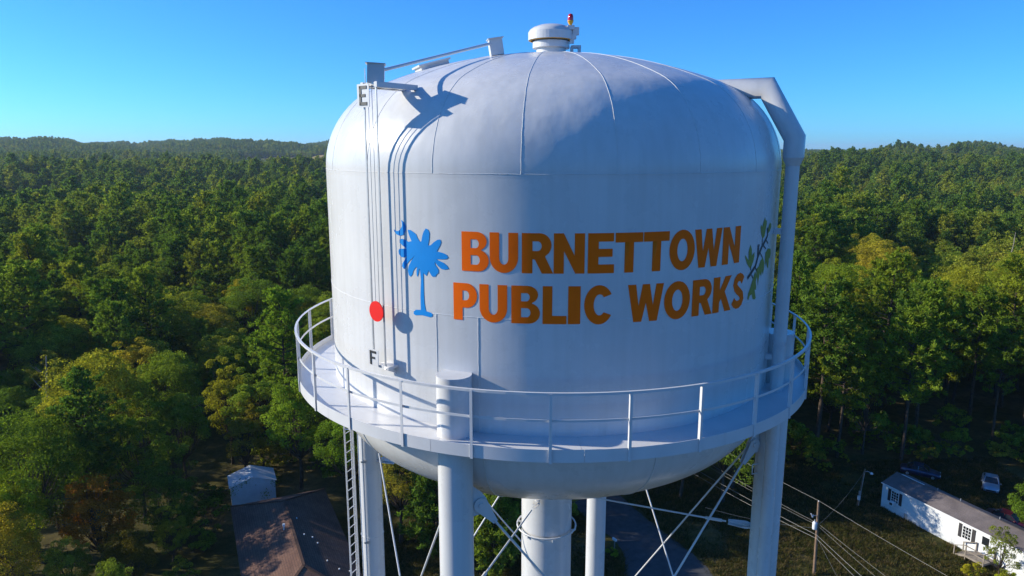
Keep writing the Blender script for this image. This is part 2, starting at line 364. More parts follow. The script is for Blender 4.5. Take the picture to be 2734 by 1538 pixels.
# --- balcony
RB = 6.28; ZF0, ZF1, ZFL = ZS-4.975, ZS-4.734, ZS-4.86
mb = MB(); mb.lathe([(R+.003, ZFL-0.10), (R+.07, ZFL-0.10), (R+.07, ZFL-0.02), (R+.003, ZFL-0.02)], 120, smooth=False)
balcony = mb.build('balcony', M['steel'], tower)
for k in range(14):
    a0, a1 = 360/14*k+3.0, 360/14*(k+1)+2.94
    mb = MB(); mb.lathe([(R-.02, ZFL), (RB-.014, ZFL), (RB-.014, ZFL-.012), (R-.02, ZFL-.012), (R-.02, ZFL)], 14, smooth=False, a0=a0, a1=a1)
    mb.build('floor_plate', M['steel'], balcony)
    mb = MB(); mb.lathe([(RB, ZF0), (RB, ZF1)], 14, smooth=True, a0=a0, a1=a1); mb.lathe([(RB, ZF1), (RB-.010, ZF1)], 14, smooth=False, a0=a0, a1=a1); mb.lathe([(RB-.010, ZF1), (RB-.010, ZF0+.010)], 14, smooth=True, a0=a0, a1=a1); mb.lathe([(RB-.010, ZF0+.010), (RB-.07, ZF0+.010), (RB-.07, ZF0), (RB, ZF0)], 14, smooth=False, a0=a0, a1=a1)
    mb.build('fascia_plate', M['steel'], balcony)
ZR, ZMID = ZS-3.70, ZS-4.21
mb = MB(); mb.lathe([(RB+.018, ZR-.035), (RB+.018, ZR+.012), (RB-.030, ZR+.012), (RB-.030, ZR+.002), (RB+.008, ZR+.002), (RB+.008, ZR-.035), (RB+.018, ZR-.035)], 112, smooth=False)
mb.build('top_rail', M['steel'], balcony)
mb = MB(); mb.lathe([(RB-.018, ZMID-.022), (RB-.018, ZMID+.022), (RB-.030, ZMID+.022), (RB-.030, ZMID-.022), (RB-.018, ZMID-.022)], 112, smooth=False)
mb.build('mid_rail', M['steel'], balcony)
p0 = None
for k in range(28):
    t = -2.5+360/28*k
    if p0 is None:
        mb = MB(); h = ZR-ZF0+.005
        mb.box((0, -.006, h/2), (.052, .012, h)); mb.box((-.020, .026, h/2), (.012, .052, h))
        p0 = mb.build('rail_post', M['steel'], balcony, cp(t, RB+.014, ZF0-.01), R_(t))
    else: child_copy(p0, balcony, cp(t, RB+.014, ZF0-.01), R_(t))

# --- legs, bracing, riser
ZCAP = ZS-3.69; ZN = ZS-6.4; ZBOT = 23.7; ZTIE = 30.95; LR = 0.336
legs = []
for i, t in enumerate(LEGS):
    mb = MB(); mb.lathe([(LR, 0.0), (LR, ZCAP)], 40, cp(t, RL, 0))
    mb.lathe([(LR, ZCAP), (0.001, ZCAP)], 40, cp(t, RL, 0), smooth=False)
    lg = mb.build('leg', M['tank'], tower); legs.append(lg)
    for zz in (16.0, 28.5):
        mb = MB(); mb.tube([cp(t, RL, 0)+Vector((math.cos(a)*(LR+.002), math.sin(a)*(LR+.002), zz)) for a in [2*math.pi*q/32 for q in range(32)]], .012, 6, closed=True)
        mb.build('weld_seam', M['weld'], lg)
    mb = MB(); mb.box(cp(t, RL, .03)-Vector((0, 0, .0)), (1.1, 1.1, .06)); mb.build('base_plate', M['gal'], lg)
def clevis(pin, d, nrm, parent, length=.52, wd=.15):
    """forked end plate tapering from the pin to the rod"""
    d = d.normalized(); y = nrm.normalized(); x = d.cross(y).normalized(); y = x.cross(d)
    mat = Matrix.Translation(pin) @ Matrix((x, d, y)).transposed().to_4x4()
    pts = [(wd*math.cos(a), wd*math.sin(a)) for a in [math.pi+math.pi*q/10 for q in range(11)]]
    pts = pts+[(.05, length), (-.05, length)]
    for zo in (-.05, .032):
        mb = MB(); mb.poly_prism(pts, zo, zo+.018, mat); mb.build('clevis_plate', M['steel'], parent)
    mb = MB(); mb.tube([mat @ Vector((0, 0, -.075)), mat @ Vector((0, 0, .075))], .055, 12, smooth=False); mb.build('pin', M['steel'], parent)
def rod(name, a, b, offs, rr=.024):
    d = (b-a).normalized(); nrm = d.cross(Vector((0, 0, 1))).normalized()
    mb = MB()
    for o in offs: mb.tube([a+d*.45+nrm*o, b-d*.45+nrm*o], rr, 8)
    ob = mb.build(name, M['steel'], tower); return ob, d, nrm
for i, t in enumerate(LEGS):
    for j in (1, -1):
        t2 = LEGS[(i+j) % 4]; A = cp(t, RL, ZN); B = cp(t2, RL, ZBOT); ch = Vector((B.x-A.x, B.y-A.y, 0)).normalized()
        A2 = A+ch*(LR+.15); B2 = B-ch*(LR+.15)
        off = cp((t+t2)/2 if abs(t-t2) < 180 else (t+t2)/2+180, .05*j, 0)
        A2 = A2+off; B2 = B2+off
        ob, d, nrm = rod('brace_rod', A2, B2, (-.045, .045) if i == 0 and j == 1 else (0,))
        clevis(A2, d, nrm, ob); clevis(B2, -d, nrm, ob)
        x = ch; mat = Matrix.Translation(A2) @ Matrix((ch, Vector((0, 0, 1)), ch.cross(Vector((0, 0, 1))))).transposed().to_4x4()
        g = [(-.16, -.22), (.0, -.20), (.12, -.10), (.15, 0), (.12, .12), (.02, .26), (-.16, .42)]
        mb = MB(); mb.poly_prism(g, -.011, .011, mat); mb.build('gusset_plate', M['steel'], legs[i])
    # radial tie rod from the riser
    A = cp(t, RL-LR-.12, ZTIE); B = cp(t, .68+.10, ZTIE); ob, d, nrm = rod('tie_rod', A, B, (0,), .022)
    clevis(A, d, Vector((0, 0, 1)), ob, .40, .11); clevis(B, -d, Vector((0, 0, 1)), ob, .25, .07)
    mb = MB(); mb.box(A-d*.10, (.03, .3, .26), Matrix((Vector((0, 0, 1)), d, d.cross(Vector((0, 0, 1))))).transposed()); mb.build('lug_plate', M['steel'], ob)
    mb = MB(); mb.tube([A+d*.55, A+d*.95], .04, 8); mb.build('turnbuckle', M['steel'], ob)
mb = MB(); mb.lathe([(.683, 0), (.683, ZS+ZB-2.05)], 48); riser = mb.build('riser', M['tank'], tower)
mb = MB(); mb.lathe([(.80, ZS+ZB-2.10), (.70, ZS+ZB-2.28), (.69, ZS+ZB-2.42)], 48); mb.build('collar', M['tank'], riser)
zr = 29.93
mb = MB(); mb.tube([(math.cos(a)*.80, math.sin(a)*.80, zr) for a in [2*math.pi*q/56 for q in range(56)]], .022, 8, closed=True); mb.build('hoop_ring', M['steel'], riser)
for k in range(6):
    t = -60+60*k+12; mb = MB(); mb.bar(cp(t, .66, zr-.08), cp(t, .82, zr-.03), .09, .012); mb.box(cp(t, .71, zr-.10), (.06, .06, .10), Matrix.Rotation(R_(t), 3, 'Z')); mb.build('ring_bracket', M['steel'], riser)
# conduit with clamps on the left leg, small rung on the right leg
lx = cp(LEGS[3], RL, 0); mb = MB(); cdir = Vector((-.78, -.62, 0)).normalized(); q0 = lx+Vector((-.12, -.40, 0))
mb.tube([q0+Vector((0, 0, 2)), q0+Vector((0, 0, ZF0-.05))], .03, 8); mb.build('conduit', M['steel'], legs[3])
for zz in (33.6, 31.0, 28.4, 25.8, 23.2): mb = MB(); mb.box(q0+Vector((.02, .02, zz)), (.14, .10, .05)); mb.build('clamp', M['gal'], legs[3])
lx = cp(LEGS[1], RL, 0); mb = MB(); d = Vector((-.93, -.35, 0)).normalized(); zz = 32.45
mb.tube([lx+d*(LR-.02)+Vector((0, 0, zz)), lx+d*(LR+.16)+Vector((0, 0, zz)), lx+d*(LR+.16)+Vector((0, 0, zz+.24)), lx+d*(LR-.02)+Vector((0, 0, zz+.24))], .014, 6); mb.build('rung', M['steel'], legs[1])

# --- access ladder by the left leg
mb = MB(); na, nb = Vector((-5.905, 1.905, 0)), Vector((-5.755, 2.295, 0)); dl = (nb-na).normalized(); outw = Vector((-dl.y, dl.x, 0))
ztop = ZFL+1.0
for p in (na, nb): mb.bar(p+Vector((0, 0, 1)), p+Vector((0, 0, ZF0+.35)), .065, .016, outw)
lad = mb.build('ladder', M['steel'], tower); lad['label'] = 'white steel ladder running up beside the left leg'
r0 = None
for k in range(84):
    z = ZF0-.12-.305*k
    if r0 is None:
        mb = MB(); mb.tube([na+dl*.01, nb-dl*.01], .013, 6); r0 = mb.build('rung', M['steel'], lad, (0, 0, z))
    else: child_copy(r0, lad, (0, 0, z))
for zz in (31.9, 25.0, 18.0, 11.0, 5.0):
    for p in (na, nb):
        mb = MB(); mb.bar(p+Vector((0, 0, zz)), Vector((-5.30, 1.92 if p is na else 2.15, zz)), .06, .012); mb.build('standoff', M['steel'], lad)
mb = MB(); c = (na+nb)/2+Vector((.06, .02, 0)); mb.tube([c+Vector((0, 0, 1)), c+Vector((0, 0, ZF0))], .022, 8); mb.build('safety_rail', M['steel'], lad)
mb = MB(); mb.box(c+Vector((.05, 0, 32.75)), (.06, .06, .55)); mb.build('rail_slider', M['steel'], lad)

# --- roof vent, beacon, hatch, bracket
zt = ZS+BH
mb = MB(); mb.lathe([(.355, zt-.05), (.355, zt+.16)], 40); mb.lathe([(.36, zt+.155), (.445, zt+.165), (.445, zt+.31), (.36, zt+.32)], 40, smooth=False)
vent = mb.build('vent', M['steel'], tower)
mb = MB(); mb.lathe([(.40, zt+.315), (.40, zt+.36)], 40); mb.build('vent_screen', M['gal'], vent)
mb = MB(); mb.lathe([(.53, zt+.345), (.555, zt+.345), (.555, zt+.53), (.545, zt+.535)], 44, smooth=False)
mb.lathe([(.548, zt+.53), (.52, zt+.585), (.44, zt+.64), (.30, zt+.69), (.15, zt+.71), (.001, zt+.715)], 44); mb.build('vent_cap', M['tank'], vent)
mb = MB(); mb.lathe([(.50, zt+.333), (.52, zt+.333), (.52, zt+.35), (.50, zt+.35), (.50, zt+.333)], 40, smooth=False); mb.build('gasket', M['yellow'], vent)
bx, by = .47, -.22
mb = MB(); mb.tube([(bx, by, zt+.30), (bx, by, zt+.50)], .045, 10); mb.box((bx+.10, by+.02, zt+.53), (.15, .15, .17)); mb.box((bx-.02, by-.04, zt+.60), (.16, .14, .10)); mb.box((bx+.03, by, zt+.40), (.16, .13, .10)); mb.box((bx+.01, by, zt+.30), (.10, .10, .10))
jb = mb.build('junction_box', M['steel'], vent)
mb = MB(); mb.lathe([(.035, 0), (.04, .05), (.062, .075), (.062, .105), (.075, .11), (.075, .125), (.0, .125)], 18, (bx-.03, by, zt+.64)); bl = mb.build('beacon_light', M['yellow'], vent)
mb = MB(); mb.lathe([(.066, 0), (.068, .05), (.064, .11), (.045, .15), (.0, .165)], 20, (bx-.03, by, zt+.762)); mb.build('lens', M['redglass'], bl)
mb = MB()
for p in ((.50, -.10), (.50, .12), (.68, .12), (.68, -.10)): mb.bar((p[0], p[1], zt-.10), (p[0], p[1], zt+.22), .06, .035)
mb.box((.60, -.10, zt+.20), (.22, .05, .05)); mb.box((.60, .12, zt+.20), (.22, .05, .05)); mb.box((.68, .01, zt+.20), (.05, .2, .05)); mb.build('hatch_bracket', M['steel'], tower)
def on_dome(t, r, h=0.0):
    z = dome_z(r); e = .01; sl = (dome_z(r+e)-dome_z(r-e))/(2*e)
    n = cp(t, -sl, 1).normalized(); p = cp(t, r, ZS+z)+n*h
    tg = cp(t+90, 1, 0).normalized(); rad = tg.cross(n).normalized()*-1
    return p, Matrix((tg, n.cross(tg), n)).transposed()
p, rot = on_dome(-70, 2.95, .10); mb = MB(); mb.box(p, (.75, .75, .04), rot); hatch = mb.build('roof_hatch', M['steel'], tower)
p, rot = on_dome(-70, 2.95, .045); mb = MB(); mb.box(p, (.66, .66, .11), rot); mb.build('hatch_curb', M['steel'], hatch)

# --- level gauge
TG = -39.4; RG = 5.63
mb = MB()
for da in (-1.75, 1.75): mb.bar(cp(TG+da, RG, ZS+1.62), cp(TG+da, RG, ZS-3.80), .035, .018, cp(TG, 1, 0))
gauge = mb.build('level_gauge', M['gal'], tower); gauge['label'] = 'water level gauge with E and F boards and red disc'
for da in (-.55, .55):
    mb = MB(); mb.tube([cp(TG+da, RG, ZS+1.6), cp(TG+da, RG, ZS-2.68)], .006, 5); mb.build('cable', M['gal'], gauge)
rot = Matrix.Rotation(R_(TG), 3, 'Z')
mb = MB(); mb.tube([cp(TG, RG+.03, ZS-2.68), cp(TG, RG+.045, ZS-2.68)], .205, 36, smooth=False); disc = mb.build('target_disc', M['red'], gauge)
def board(zc, wd, ht, letter):
    mb = MB(); mb.box(cp(TG, RG+.05, ZS+zc)+cp(TG+90, -.13, 0), (wd, .012, ht), rot); b = mb.build('board', M['steel'], gauge)
    mb = MB(); o = cp(TG, RG+.062, ZS+zc)+cp(TG+90, -.13, 0); lw = wd*.62; lh = ht*.84; s_ = ht*.14
    def bx_(x, z, w_, h_): mb.box(o+rot @ Vector((x, 0, z)), (w_, .008, h_), rot)
    bx_(-lw/2+s_/2, 0, s_, lh); bx_(0, lh/2-s_/2, lw, s_); bx_(-.02, 0, lw*.8, s_*.9)
    if letter == 'E': bx_(0, -lh/2+s_/2, lw, s_)
    l = mb.build('letter', M['dark'], b); l['label'] = 'dark capital letter '+letter
    return b
board(1.41, .34, .42, 'E'); board(-3.64, .30, .34, 'F')
# carrying frame from the dome out to the board
mb = MB()
for da in (-2.0, 2.0): mb.bar(cp(TG+da*1.1, 4.62, ZS+1.60), cp(TG+da, RG+.03, ZS+1.60), .07, .10)
for r in (4.9, 5.25, 5.58): mb.bar(cp(TG-2, r, ZS+1.60), cp(TG+2, r, ZS+1.60), .09, .09)
mb.build('carrying_frame', M['steel'], gauge)
mb = MB(); mb.box(cp(TG, 5.47, ZS+1.81), (.31, .30, .34), Matrix.Rotation(R_(8), 3, 'Z') @ Matrix.Rotation(R_(3), 3, 'Y')); b1 = mb.build('pulley_box', M['steel'], gauge)
mb = MB(); mb.box(cp(TG, 5.47, ZS+1.985), (.37, .36, .012), Matrix.Rotation(R_(8), 3, 'Z') @ Matrix.Rotation(R_(3), 3, 'Y')); mb.build('lid', M['steel'], b1)
p, r2 = on_dome(TG, 2.02, .17); r2 = Matrix.Rotation(R_(8), 3, 'Z') @ Matrix.Rotation(R_(-9), 3, 'Y'); mb = MB(); mb.box(p, (.29, .30, .36), r2); b2 = mb.build('pulley_box', M['steel'], gauge)
p2, _ = on_dome(TG, 2.02, .345); mb = MB(); mb.box(p2, (.35, .36, .012), r2); mb.build('lid', M['steel'], b2)
mb = MB(); mb.tube([cp(TG, 5.33, ZS+1.88), cp(TG, 2.16, ZS+dome_z(2.02)+.24)], .032, 10); mb.build('conduit', M['steel'], gauge)
mb = MB(); mb.box(cp(TG+1, 5.52, ZS-3.80), (.36, .26, .05), rot); mb.bar(cp(TG+2, 5.38, ZS-3.95), cp(TG+2, 5.66, ZS-3.80), .05, .05); mb.build('lower_bracket', M['steel'], gauge)
for tt, zz in ((TG-1, 1.75),): mb = MB(); mb.tube([cp(tt, RG+.02, ZS+zz-.2), cp(tt, RG+.02, ZS+zz+.15)], .008, 6); mb.build('guide_pin', M['gal'], gauge)

# --- overflow pipe
TO = 61.0; RO = 5.68; BRr, TRr = .215, .142
mb = MB()
pth = [cp(TO, 3.4, ZS+1.70), cp(TO, 5.07, ZS+1.70), cp(TO, RO, ZS+.66), cp(TO, RO, ZS+.26)]
for a, b in ((0, 1), (1, 2), (2, 3)):
    pass
mb.tube(pth, BRr, 28, caps=False)
mb.tube([cp(TO, RO, ZS+.262), cp(TO, RO, ZS+.09)], [BRr, TRr], 28, caps=False)
of = mb.build('overflow_pipe', M['tank'], tower); of['label'] = 'mitred white overflow pipe curving off the roof'
mb = MB(); mb.tube([cp(TO, RO, ZS+.092), cp(TO, RO, .4)], TRr, 24); mb.build('downpipe', M['tank'], of)
for zz in (30.5, 24.0, 17.5, 11.0, 4.5):
    mb = MB(); mb.bar(cp(TO, RO, zz), cp(LEGS[1], RL, zz), .05, .10); mb.build('pipe_bracket', M['steel'], of)
mb = MB(); mb.box(cp(TO, RO-.14, ZS-1.30), (.10, .30, .12), Matrix.Rotation(R_(TO), 3, 'Z')); mb.build('pipe_bracket', M['steel'], of)
mb = MB(); mb.box(cp(TO, RO-.14, ZS-4.10), (.10, .30, .12), Matrix.Rotation(R_(TO), 3, 'Z')); mb.build('pipe_bracket', M['steel'], of)

# ================================================================ GROUND
def sstep(a, b, x):
    t = np.clip((x-a)/(b-a), 0, 1); return t*t*(3-2*t)
def H(x, y):
    x = np.asarray(x, float); y = np.asarray(y, float)
    dx, dy = x-CAMP.x, y-CAMP.y; d = np.hypot(dx, dy); az = np.degrees(np.arctan2(dx, dy))
    left = 1-sstep(-8, 14, az)
    h = left*46*sstep(750, 2500, d)*(1+.10*np.sin(az*.55+1.0)+.05*np.sin(az*1.7)+.04*np.sin(az*3.9+d*.002))
    h += (1-left)*(12*sstep(350, 1500, d)+9*sstep(1500, 5000, d))
    h += 13*np.exp(-((az-27.8)/3.0)**2-((d-1250)/260)**2)+21*np.exp(-((az-32.2)/2.4)**2-((d-1750)/300)**2)
    h += 8*np.sin(x*.009+1.3)*np.sin(y*.0075)*sstep(250, 700, d)+4*np.sin(x*.021+.4)*np.sin(y*.017+2)*sstep(250, 700, d)
    h -= 4*np.exp(-((d-420)/170)**2)
    return h*sstep(110, 260, d)
k = NT('woodland_ground')
n1 = k.noise(.06, 6, .62); n2 = k.noise(.9, 6, .7); n3 = k.noise(6.0, 4, .7)
c1 = k.ramp(n1.outputs[0], [(.36, (.036, .046, .014)), (.5, (.085, .078, .028)), (.66, (.170, .130, .070))])
c2 = k.ramp(n2.outputs[0], [(.3, (.55, .55, .5)), (.7, (1.35, 1.25, 1.05))])
c3 = k.ramp(n3.outputs[0], [(.3, (.7, .7, .7)), (.7, (1.25, 1.25, 1.2))])
m1 = k.n('MixRGB', blend_type='MULTIPLY'); m1.inputs[0].default_value = 1; k.l(c1.outputs[0], m1.inputs[1]); k.l(c2.outputs[0], m1.inputs[2])
m2 = k.n('MixRGB', blend_type='MULTIPLY'); m2.inputs[0].default_value = 1; k.l(m1.outputs[0], m2.inputs[1]); k.l(c3.outputs[0], m2.inputs[2])
k.l(m2.outputs[0], k.b.inputs['Base Color']); k.b.inputs['Roughness'].default_value = .95; k.b.inputs['Specular IOR Level'].default_value = .1
k.bump(n3.outputs[0], .6, .08); M['ground'] = k.m
rr = np.concatenate([np.linspace(0, 300, 31), np.geomspace(315, 16000, 70)]); aa = np.radians(np.arange(-180, 181, 2.0))
X = CAMP.x+rr[:, None]*np.sin(aa)[None]; Y = CAMP.y+rr[:, None]*np.cos(aa)[None]; Z = H(X, Y)
V = np.stack([X, Y, Z], -1).reshape(-1, 3); na_ = len(aa)
F = [(i*na_+j, i*na_+j+1, (i+1)*na_+j+1, (i+1)*na_+j) for i in range(len(rr)-1) for j in range(na_-1)]
me = bpy.data.meshes.new('ground'); me.from_pydata(V.tolist(), [], F); me.materials.append(M['ground'])
bm = bmesh.new(); bm.from_mesh(me); bmesh.ops.remove_doubles(bm, verts=bm.verts, dist=.01); bmesh.ops.recalc_face_normals(bm, faces=bm.faces)
if sum(f.normal.z for f in bm.faces) < 0: bmesh.ops.reverse_faces(bm, faces=bm.faces)
for f in bm.faces: f.smooth = True
bm.to_mesh(me); bm.free()
ground = bpy.data.objects.new('ground', me); COL.objects.link(ground); tag(ground, kind='structure')

# road
k = NT('asphalt'); n1 = k.noise(1.2, 6, .65); n2 = k.noise(18, 3, .6)
c1 = k.ramp(n1.outputs[0], [(.3, (.040, .042, .046)), (.7, (.075, .076, .080))]); k.l(c1.outputs[0], k.b.inputs['Base Color'])
k.b.inputs['Roughness'].default_value = .9; k.bump(n2.outputs[0], .4, .01); M['asphalt'] = k.m
cl = [(13.5, 30, 3.6), (13.9, 38, 3.9), (14.1, 44, 4.2), (13.5, 48, 3.2), (12.2, 51.5, 2.9), (10.9, 54.2, 2.9), (9.4, 57.5, 3.1), (6.9, 63, 2.9), (3.5, 70, 2.7), (-1.5, 79, 2.6), (-8, 92, 2.5)]
def spl(pts, n=6):
    out = []
    for i in range(len(pts)-1):
        p0 = pts[max(0, i-1)]; p1 = pts[i]; p2 = pts[i+1]; p3 = pts[min(len(pts)-1, i+2)]
        for j in range(n):
            t = j/n; out.append(tuple(.5*((2*b)+(-a+c)*t+(2*a-5*b+4*c-d)*t*t+(-a+3*b-3*c+d)*t**3) for a, b, c, d in zip(p0, p1, p2, p3)))
    out.append(pts[-1]); return out
cls = spl(cl); mb = MB(); V = []; rnd = random.Random(4)
for i, (x, y, hw) in enumerate(cls):
    a = cls[max(0, i-1)]; b = cls[min(len(cls)-1, i+1)]; dx, dy = b[0]-a[0], b[1]-a[1]; d = math.hypot(dx, dy); nx, ny = -dy/d, dx/d
    e1, e2 = rnd.uniform(-.12, .12), rnd.uniform(-.12, .12)
    V += [(x+nx*(hw+e1), y+ny*(hw+e1), .012), (x+nx*hw*.5, y+ny*hw*.5, .03), (x, y, .036), (x-nx*hw*.5, y-ny*hw*.5, .03), (x-nx*(hw+e2), y-ny*(hw+e2), .012)]
mb.add(V, [(i*5+j, i*5+j+1, i*5+6+j, i*5+5+j) for i in range(len(cls)-1) for j in range(4)], True)
road = mb.build('road', M['asphalt']); tag(road, kind='structure')
# far clearing
k = NT('dry_grass'); n1 = k.noise(.05, 5); c1 = k.ramp(n1.outputs[0], [(.3, (.24, .17, .05)), (.7, (.34, .25, .08))]); k.l(c1.outputs[0], k.b.inputs['Base Color']); k.b.inputs['Roughness'].default_value = 1; M['field'] = k.m
FAZ, FD = (-21.5, -14.6), (1560, 1660)
mb = MB(); V = []; na2 = 24
for i in range(5):
    for j in range(na2+1):
        az = R_(FAZ[0]+(FAZ[1]-FAZ[0])*j/na2); d = FD[0]+(FD[1]-FD[0])*i/4
        x, y = CAMP.x+d*math.sin(az), CAMP.y+d*math.cos(az); V.append((x, y, float(H(x, y))+1.2))
mb.add(V, [(i*(na2+1)+j, i*(na2+1)+j+1, (i+1)*(na2+1)+j+1, (i+1)*(na2+1)+j) for i in range(4) for j in range(na2)], True)
fld = mb.build('field', M['field']); tag(fld, kind='structure')

# ================================================================ TREES
def leaf_mat(name, stops, transl=.35, seed=0):
    k = NT(name); t = k.t
    oi = k.n('ObjectInfo'); at = k.n('Attribute'); at.attribute_name = 'tint'; at.attribute_type = 'GEOMETRY'
    r = k.ramp(oi.outputs['Random'], stops)
    v = k.ramp(at.outputs['Fac'], [(0, (.42, .42, .42)), (.5, (.95, .95, .95)), (1, (1.55, 1.5, 1.35))])
    m = k.n('MixRGB', blend_type='MULTIPLY'); m.inputs[0].default_value = 1; k.l(r.outputs[0], m.inputs[1]); k.l(v.outputs[0], m.inputs[2])
    m2 = k.n('MixRGB', blend_type='MULTIPLY'); m2.inputs[0].default_value = 1; k.l(m.outputs[0], m2.inputs[1]); k.l(oi.outputs['Color'], m2.inputs[2])
    df = k.n('BsdfDiffuse'); tr = k.n('BsdfTranslucent'); mx = k.n('MixShader'); mx.inputs[0].default_value = transl
    g = k.n('MixRGB', blend_type='MULTIPLY'); g.inputs[0].default_value = 1; g.inputs[2].default_value = (1.25, 1.25, .55, 1); k.l(m2.outputs[0], g.inputs[1])
    k.l(m2.outputs[0], df.inputs[0]); k.l(g.outputs[0], tr.inputs[0]); k.l(df.outputs[0], mx.inputs[1]); k.l(tr.outputs[0], mx.inputs[2])
    k.l(mx.outputs[0], k.o.inputs[0]); t.nodes.remove(k.b); return k.m
M['pine'] = leaf_mat('pine_needles', [(0, (.090, .165, .032)), (.4, (.145, .230, .034)), (.75, (.210, .270, .036)), (1, (.265, .290, .040))], .42)
M['oak'] = leaf_mat('broadleaf_leaves', [(0, (.105, .180, .030)), (.35, (.190, .275, .036)), (.65, (.260, .315, .040)), (.9, (.310, .320, .044)), (1, (.33, .29, .046))], .46)
M['yel'] = leaf_mat('turning_leaves', [(0, (.16, .15, .028)), (.5, (.22, .19, .032)), (1, (.24, .17, .035))], .40)
M['bark'] = paint('bark', (.085, .065, .050), .95, .45, 3.0, .03, 9, spec=.1)
M['palebark'] = paint('pale_bark', (.30, .27, .23), .95, .3, 3.0, .02, 9, spec=.1)

def quad_mesh(name, P, tint, mat, tri=False):
    """P: (n,k,3) polygons"""
    n, kk = P.shape[:2]; me = bpy.data.meshes.new(name)
    me.vertices.add(n*kk); me.vertices.foreach_set('co', P.reshape(-1).astype(np.float32))
    me.loops.add(n*kk); me.loops.foreach_set('vertex_index', np.arange(n*kk, dtype=np.int32))
    me.polygons.add(n); me.polygons.foreach_set('loop_start', np.arange(0, n*kk, kk, dtype=np.int32))
    me.update(calc_edges=True)
    a = me.attributes.new('tint', 'FLOAT', 'FACE'); a.data.foreach_set('value', tint.astype(np.float32))
    if mat: me.materials.append(mat)
    return me
def unit(v): return v/np.maximum(1e-9, np.linalg.norm(v, axis=-1, keepdims=True))
def pine_parts(seed, h=20.0, base=.42, spread=3.4, tufts=1.0, blade=.46, nbl=16, bw=.085, low=False):
    rg = np.random.default_rng(seed); lines = []; tc = []; td = []
    lean = rg.uniform(-.5, .5, 2)
    def trunk_pt(z): t = z/h; return np.array([lean[0]*t*t+.15*math.sin(t*5+seed), lean[1]*t*t+.15*math.cos(t*4+seed), z])
    lines.append(([trunk_pt(h*q/9) for q in range(10)], [.24*(h/20)*(1-.88*q/9)+.02 for q in range(10)]))
    z = h*base
    while z < h*.985:
        t = (z-h*base)/(h*(1-base)); L0 = spread*(1-t**2.6)**.8*(.6+.4*min(1, t*4+.25))+.45
        for q in range(rg.integers(3, 6)):
            if rg.random() < .12: continue
            a = rg.uniform(0, 2*math.pi); L = L0*rg.uniform(.6, 1.12); el = R_(rg.uniform(-5, 25)+45*t*t)
            p0 = trunk_pt(z); pts = []
            for s_ in np.linspace(0, 1, 4):
                hz = L*s_*math.cos(el); pts.append(p0+np.array([math.cos(a)*hz, math.sin(a)*hz, L*s_*math.sin(el)+.35*s_*s_*L*.4]))
            lines.append((pts, [.05*(L/3)+.012, .04*(L/3)+.01, .025*(L/3)+.008, .012]))
            nt_ = max(2, int(L*2.9*tufts))
            for u in range(nt_):
                s_ = rg.uniform(.32, 1.05); i = min(2, int(s_*3)); f = s_*3-i; c = pts[i]*(1-f)+pts[i+1]*f if i < 3 else pts[3]
                off = rg.normal(0, 1, 3)*np.array([.36, .36, .22])*(.5+L*.18); off[2] = abs(off[2])*.9-.05
                tc.append(c+off); td.append(unit(np.array([math.cos(a)*.5, math.sin(a)*.5, .9])+rg.normal(0, .3, 3)))
        z += h*.026*rg.uniform(.8, 1.3)
    tc = np.array(tc); td = np.array(td); n = len(tc)
    tt = rg.uniform(0, 1, n)
    d = unit(td[:, None]*.75+rg.normal(0, .75, (n, nbl, 3))); ln = blade*rg.uniform(.65, 1.15, (n, nbl, 1))
    sd = unit(np.cross(d, rg.normal(0, 1, (n, nbl, 3))))*bw
    c = tc[:, None]+rg.normal(0, .06, (n, nbl, 3))
    P = np.stack([c-sd*.6, c+sd*.6, c+d*ln+sd*.5, c+d*ln-sd*.5], 2).reshape(-1, 4, 3)
    tint = np.clip(np.repeat(tt, nbl)*.6+.2+rg.normal(0, .16, n*nbl), 0, 1)
    return lines, P, tint
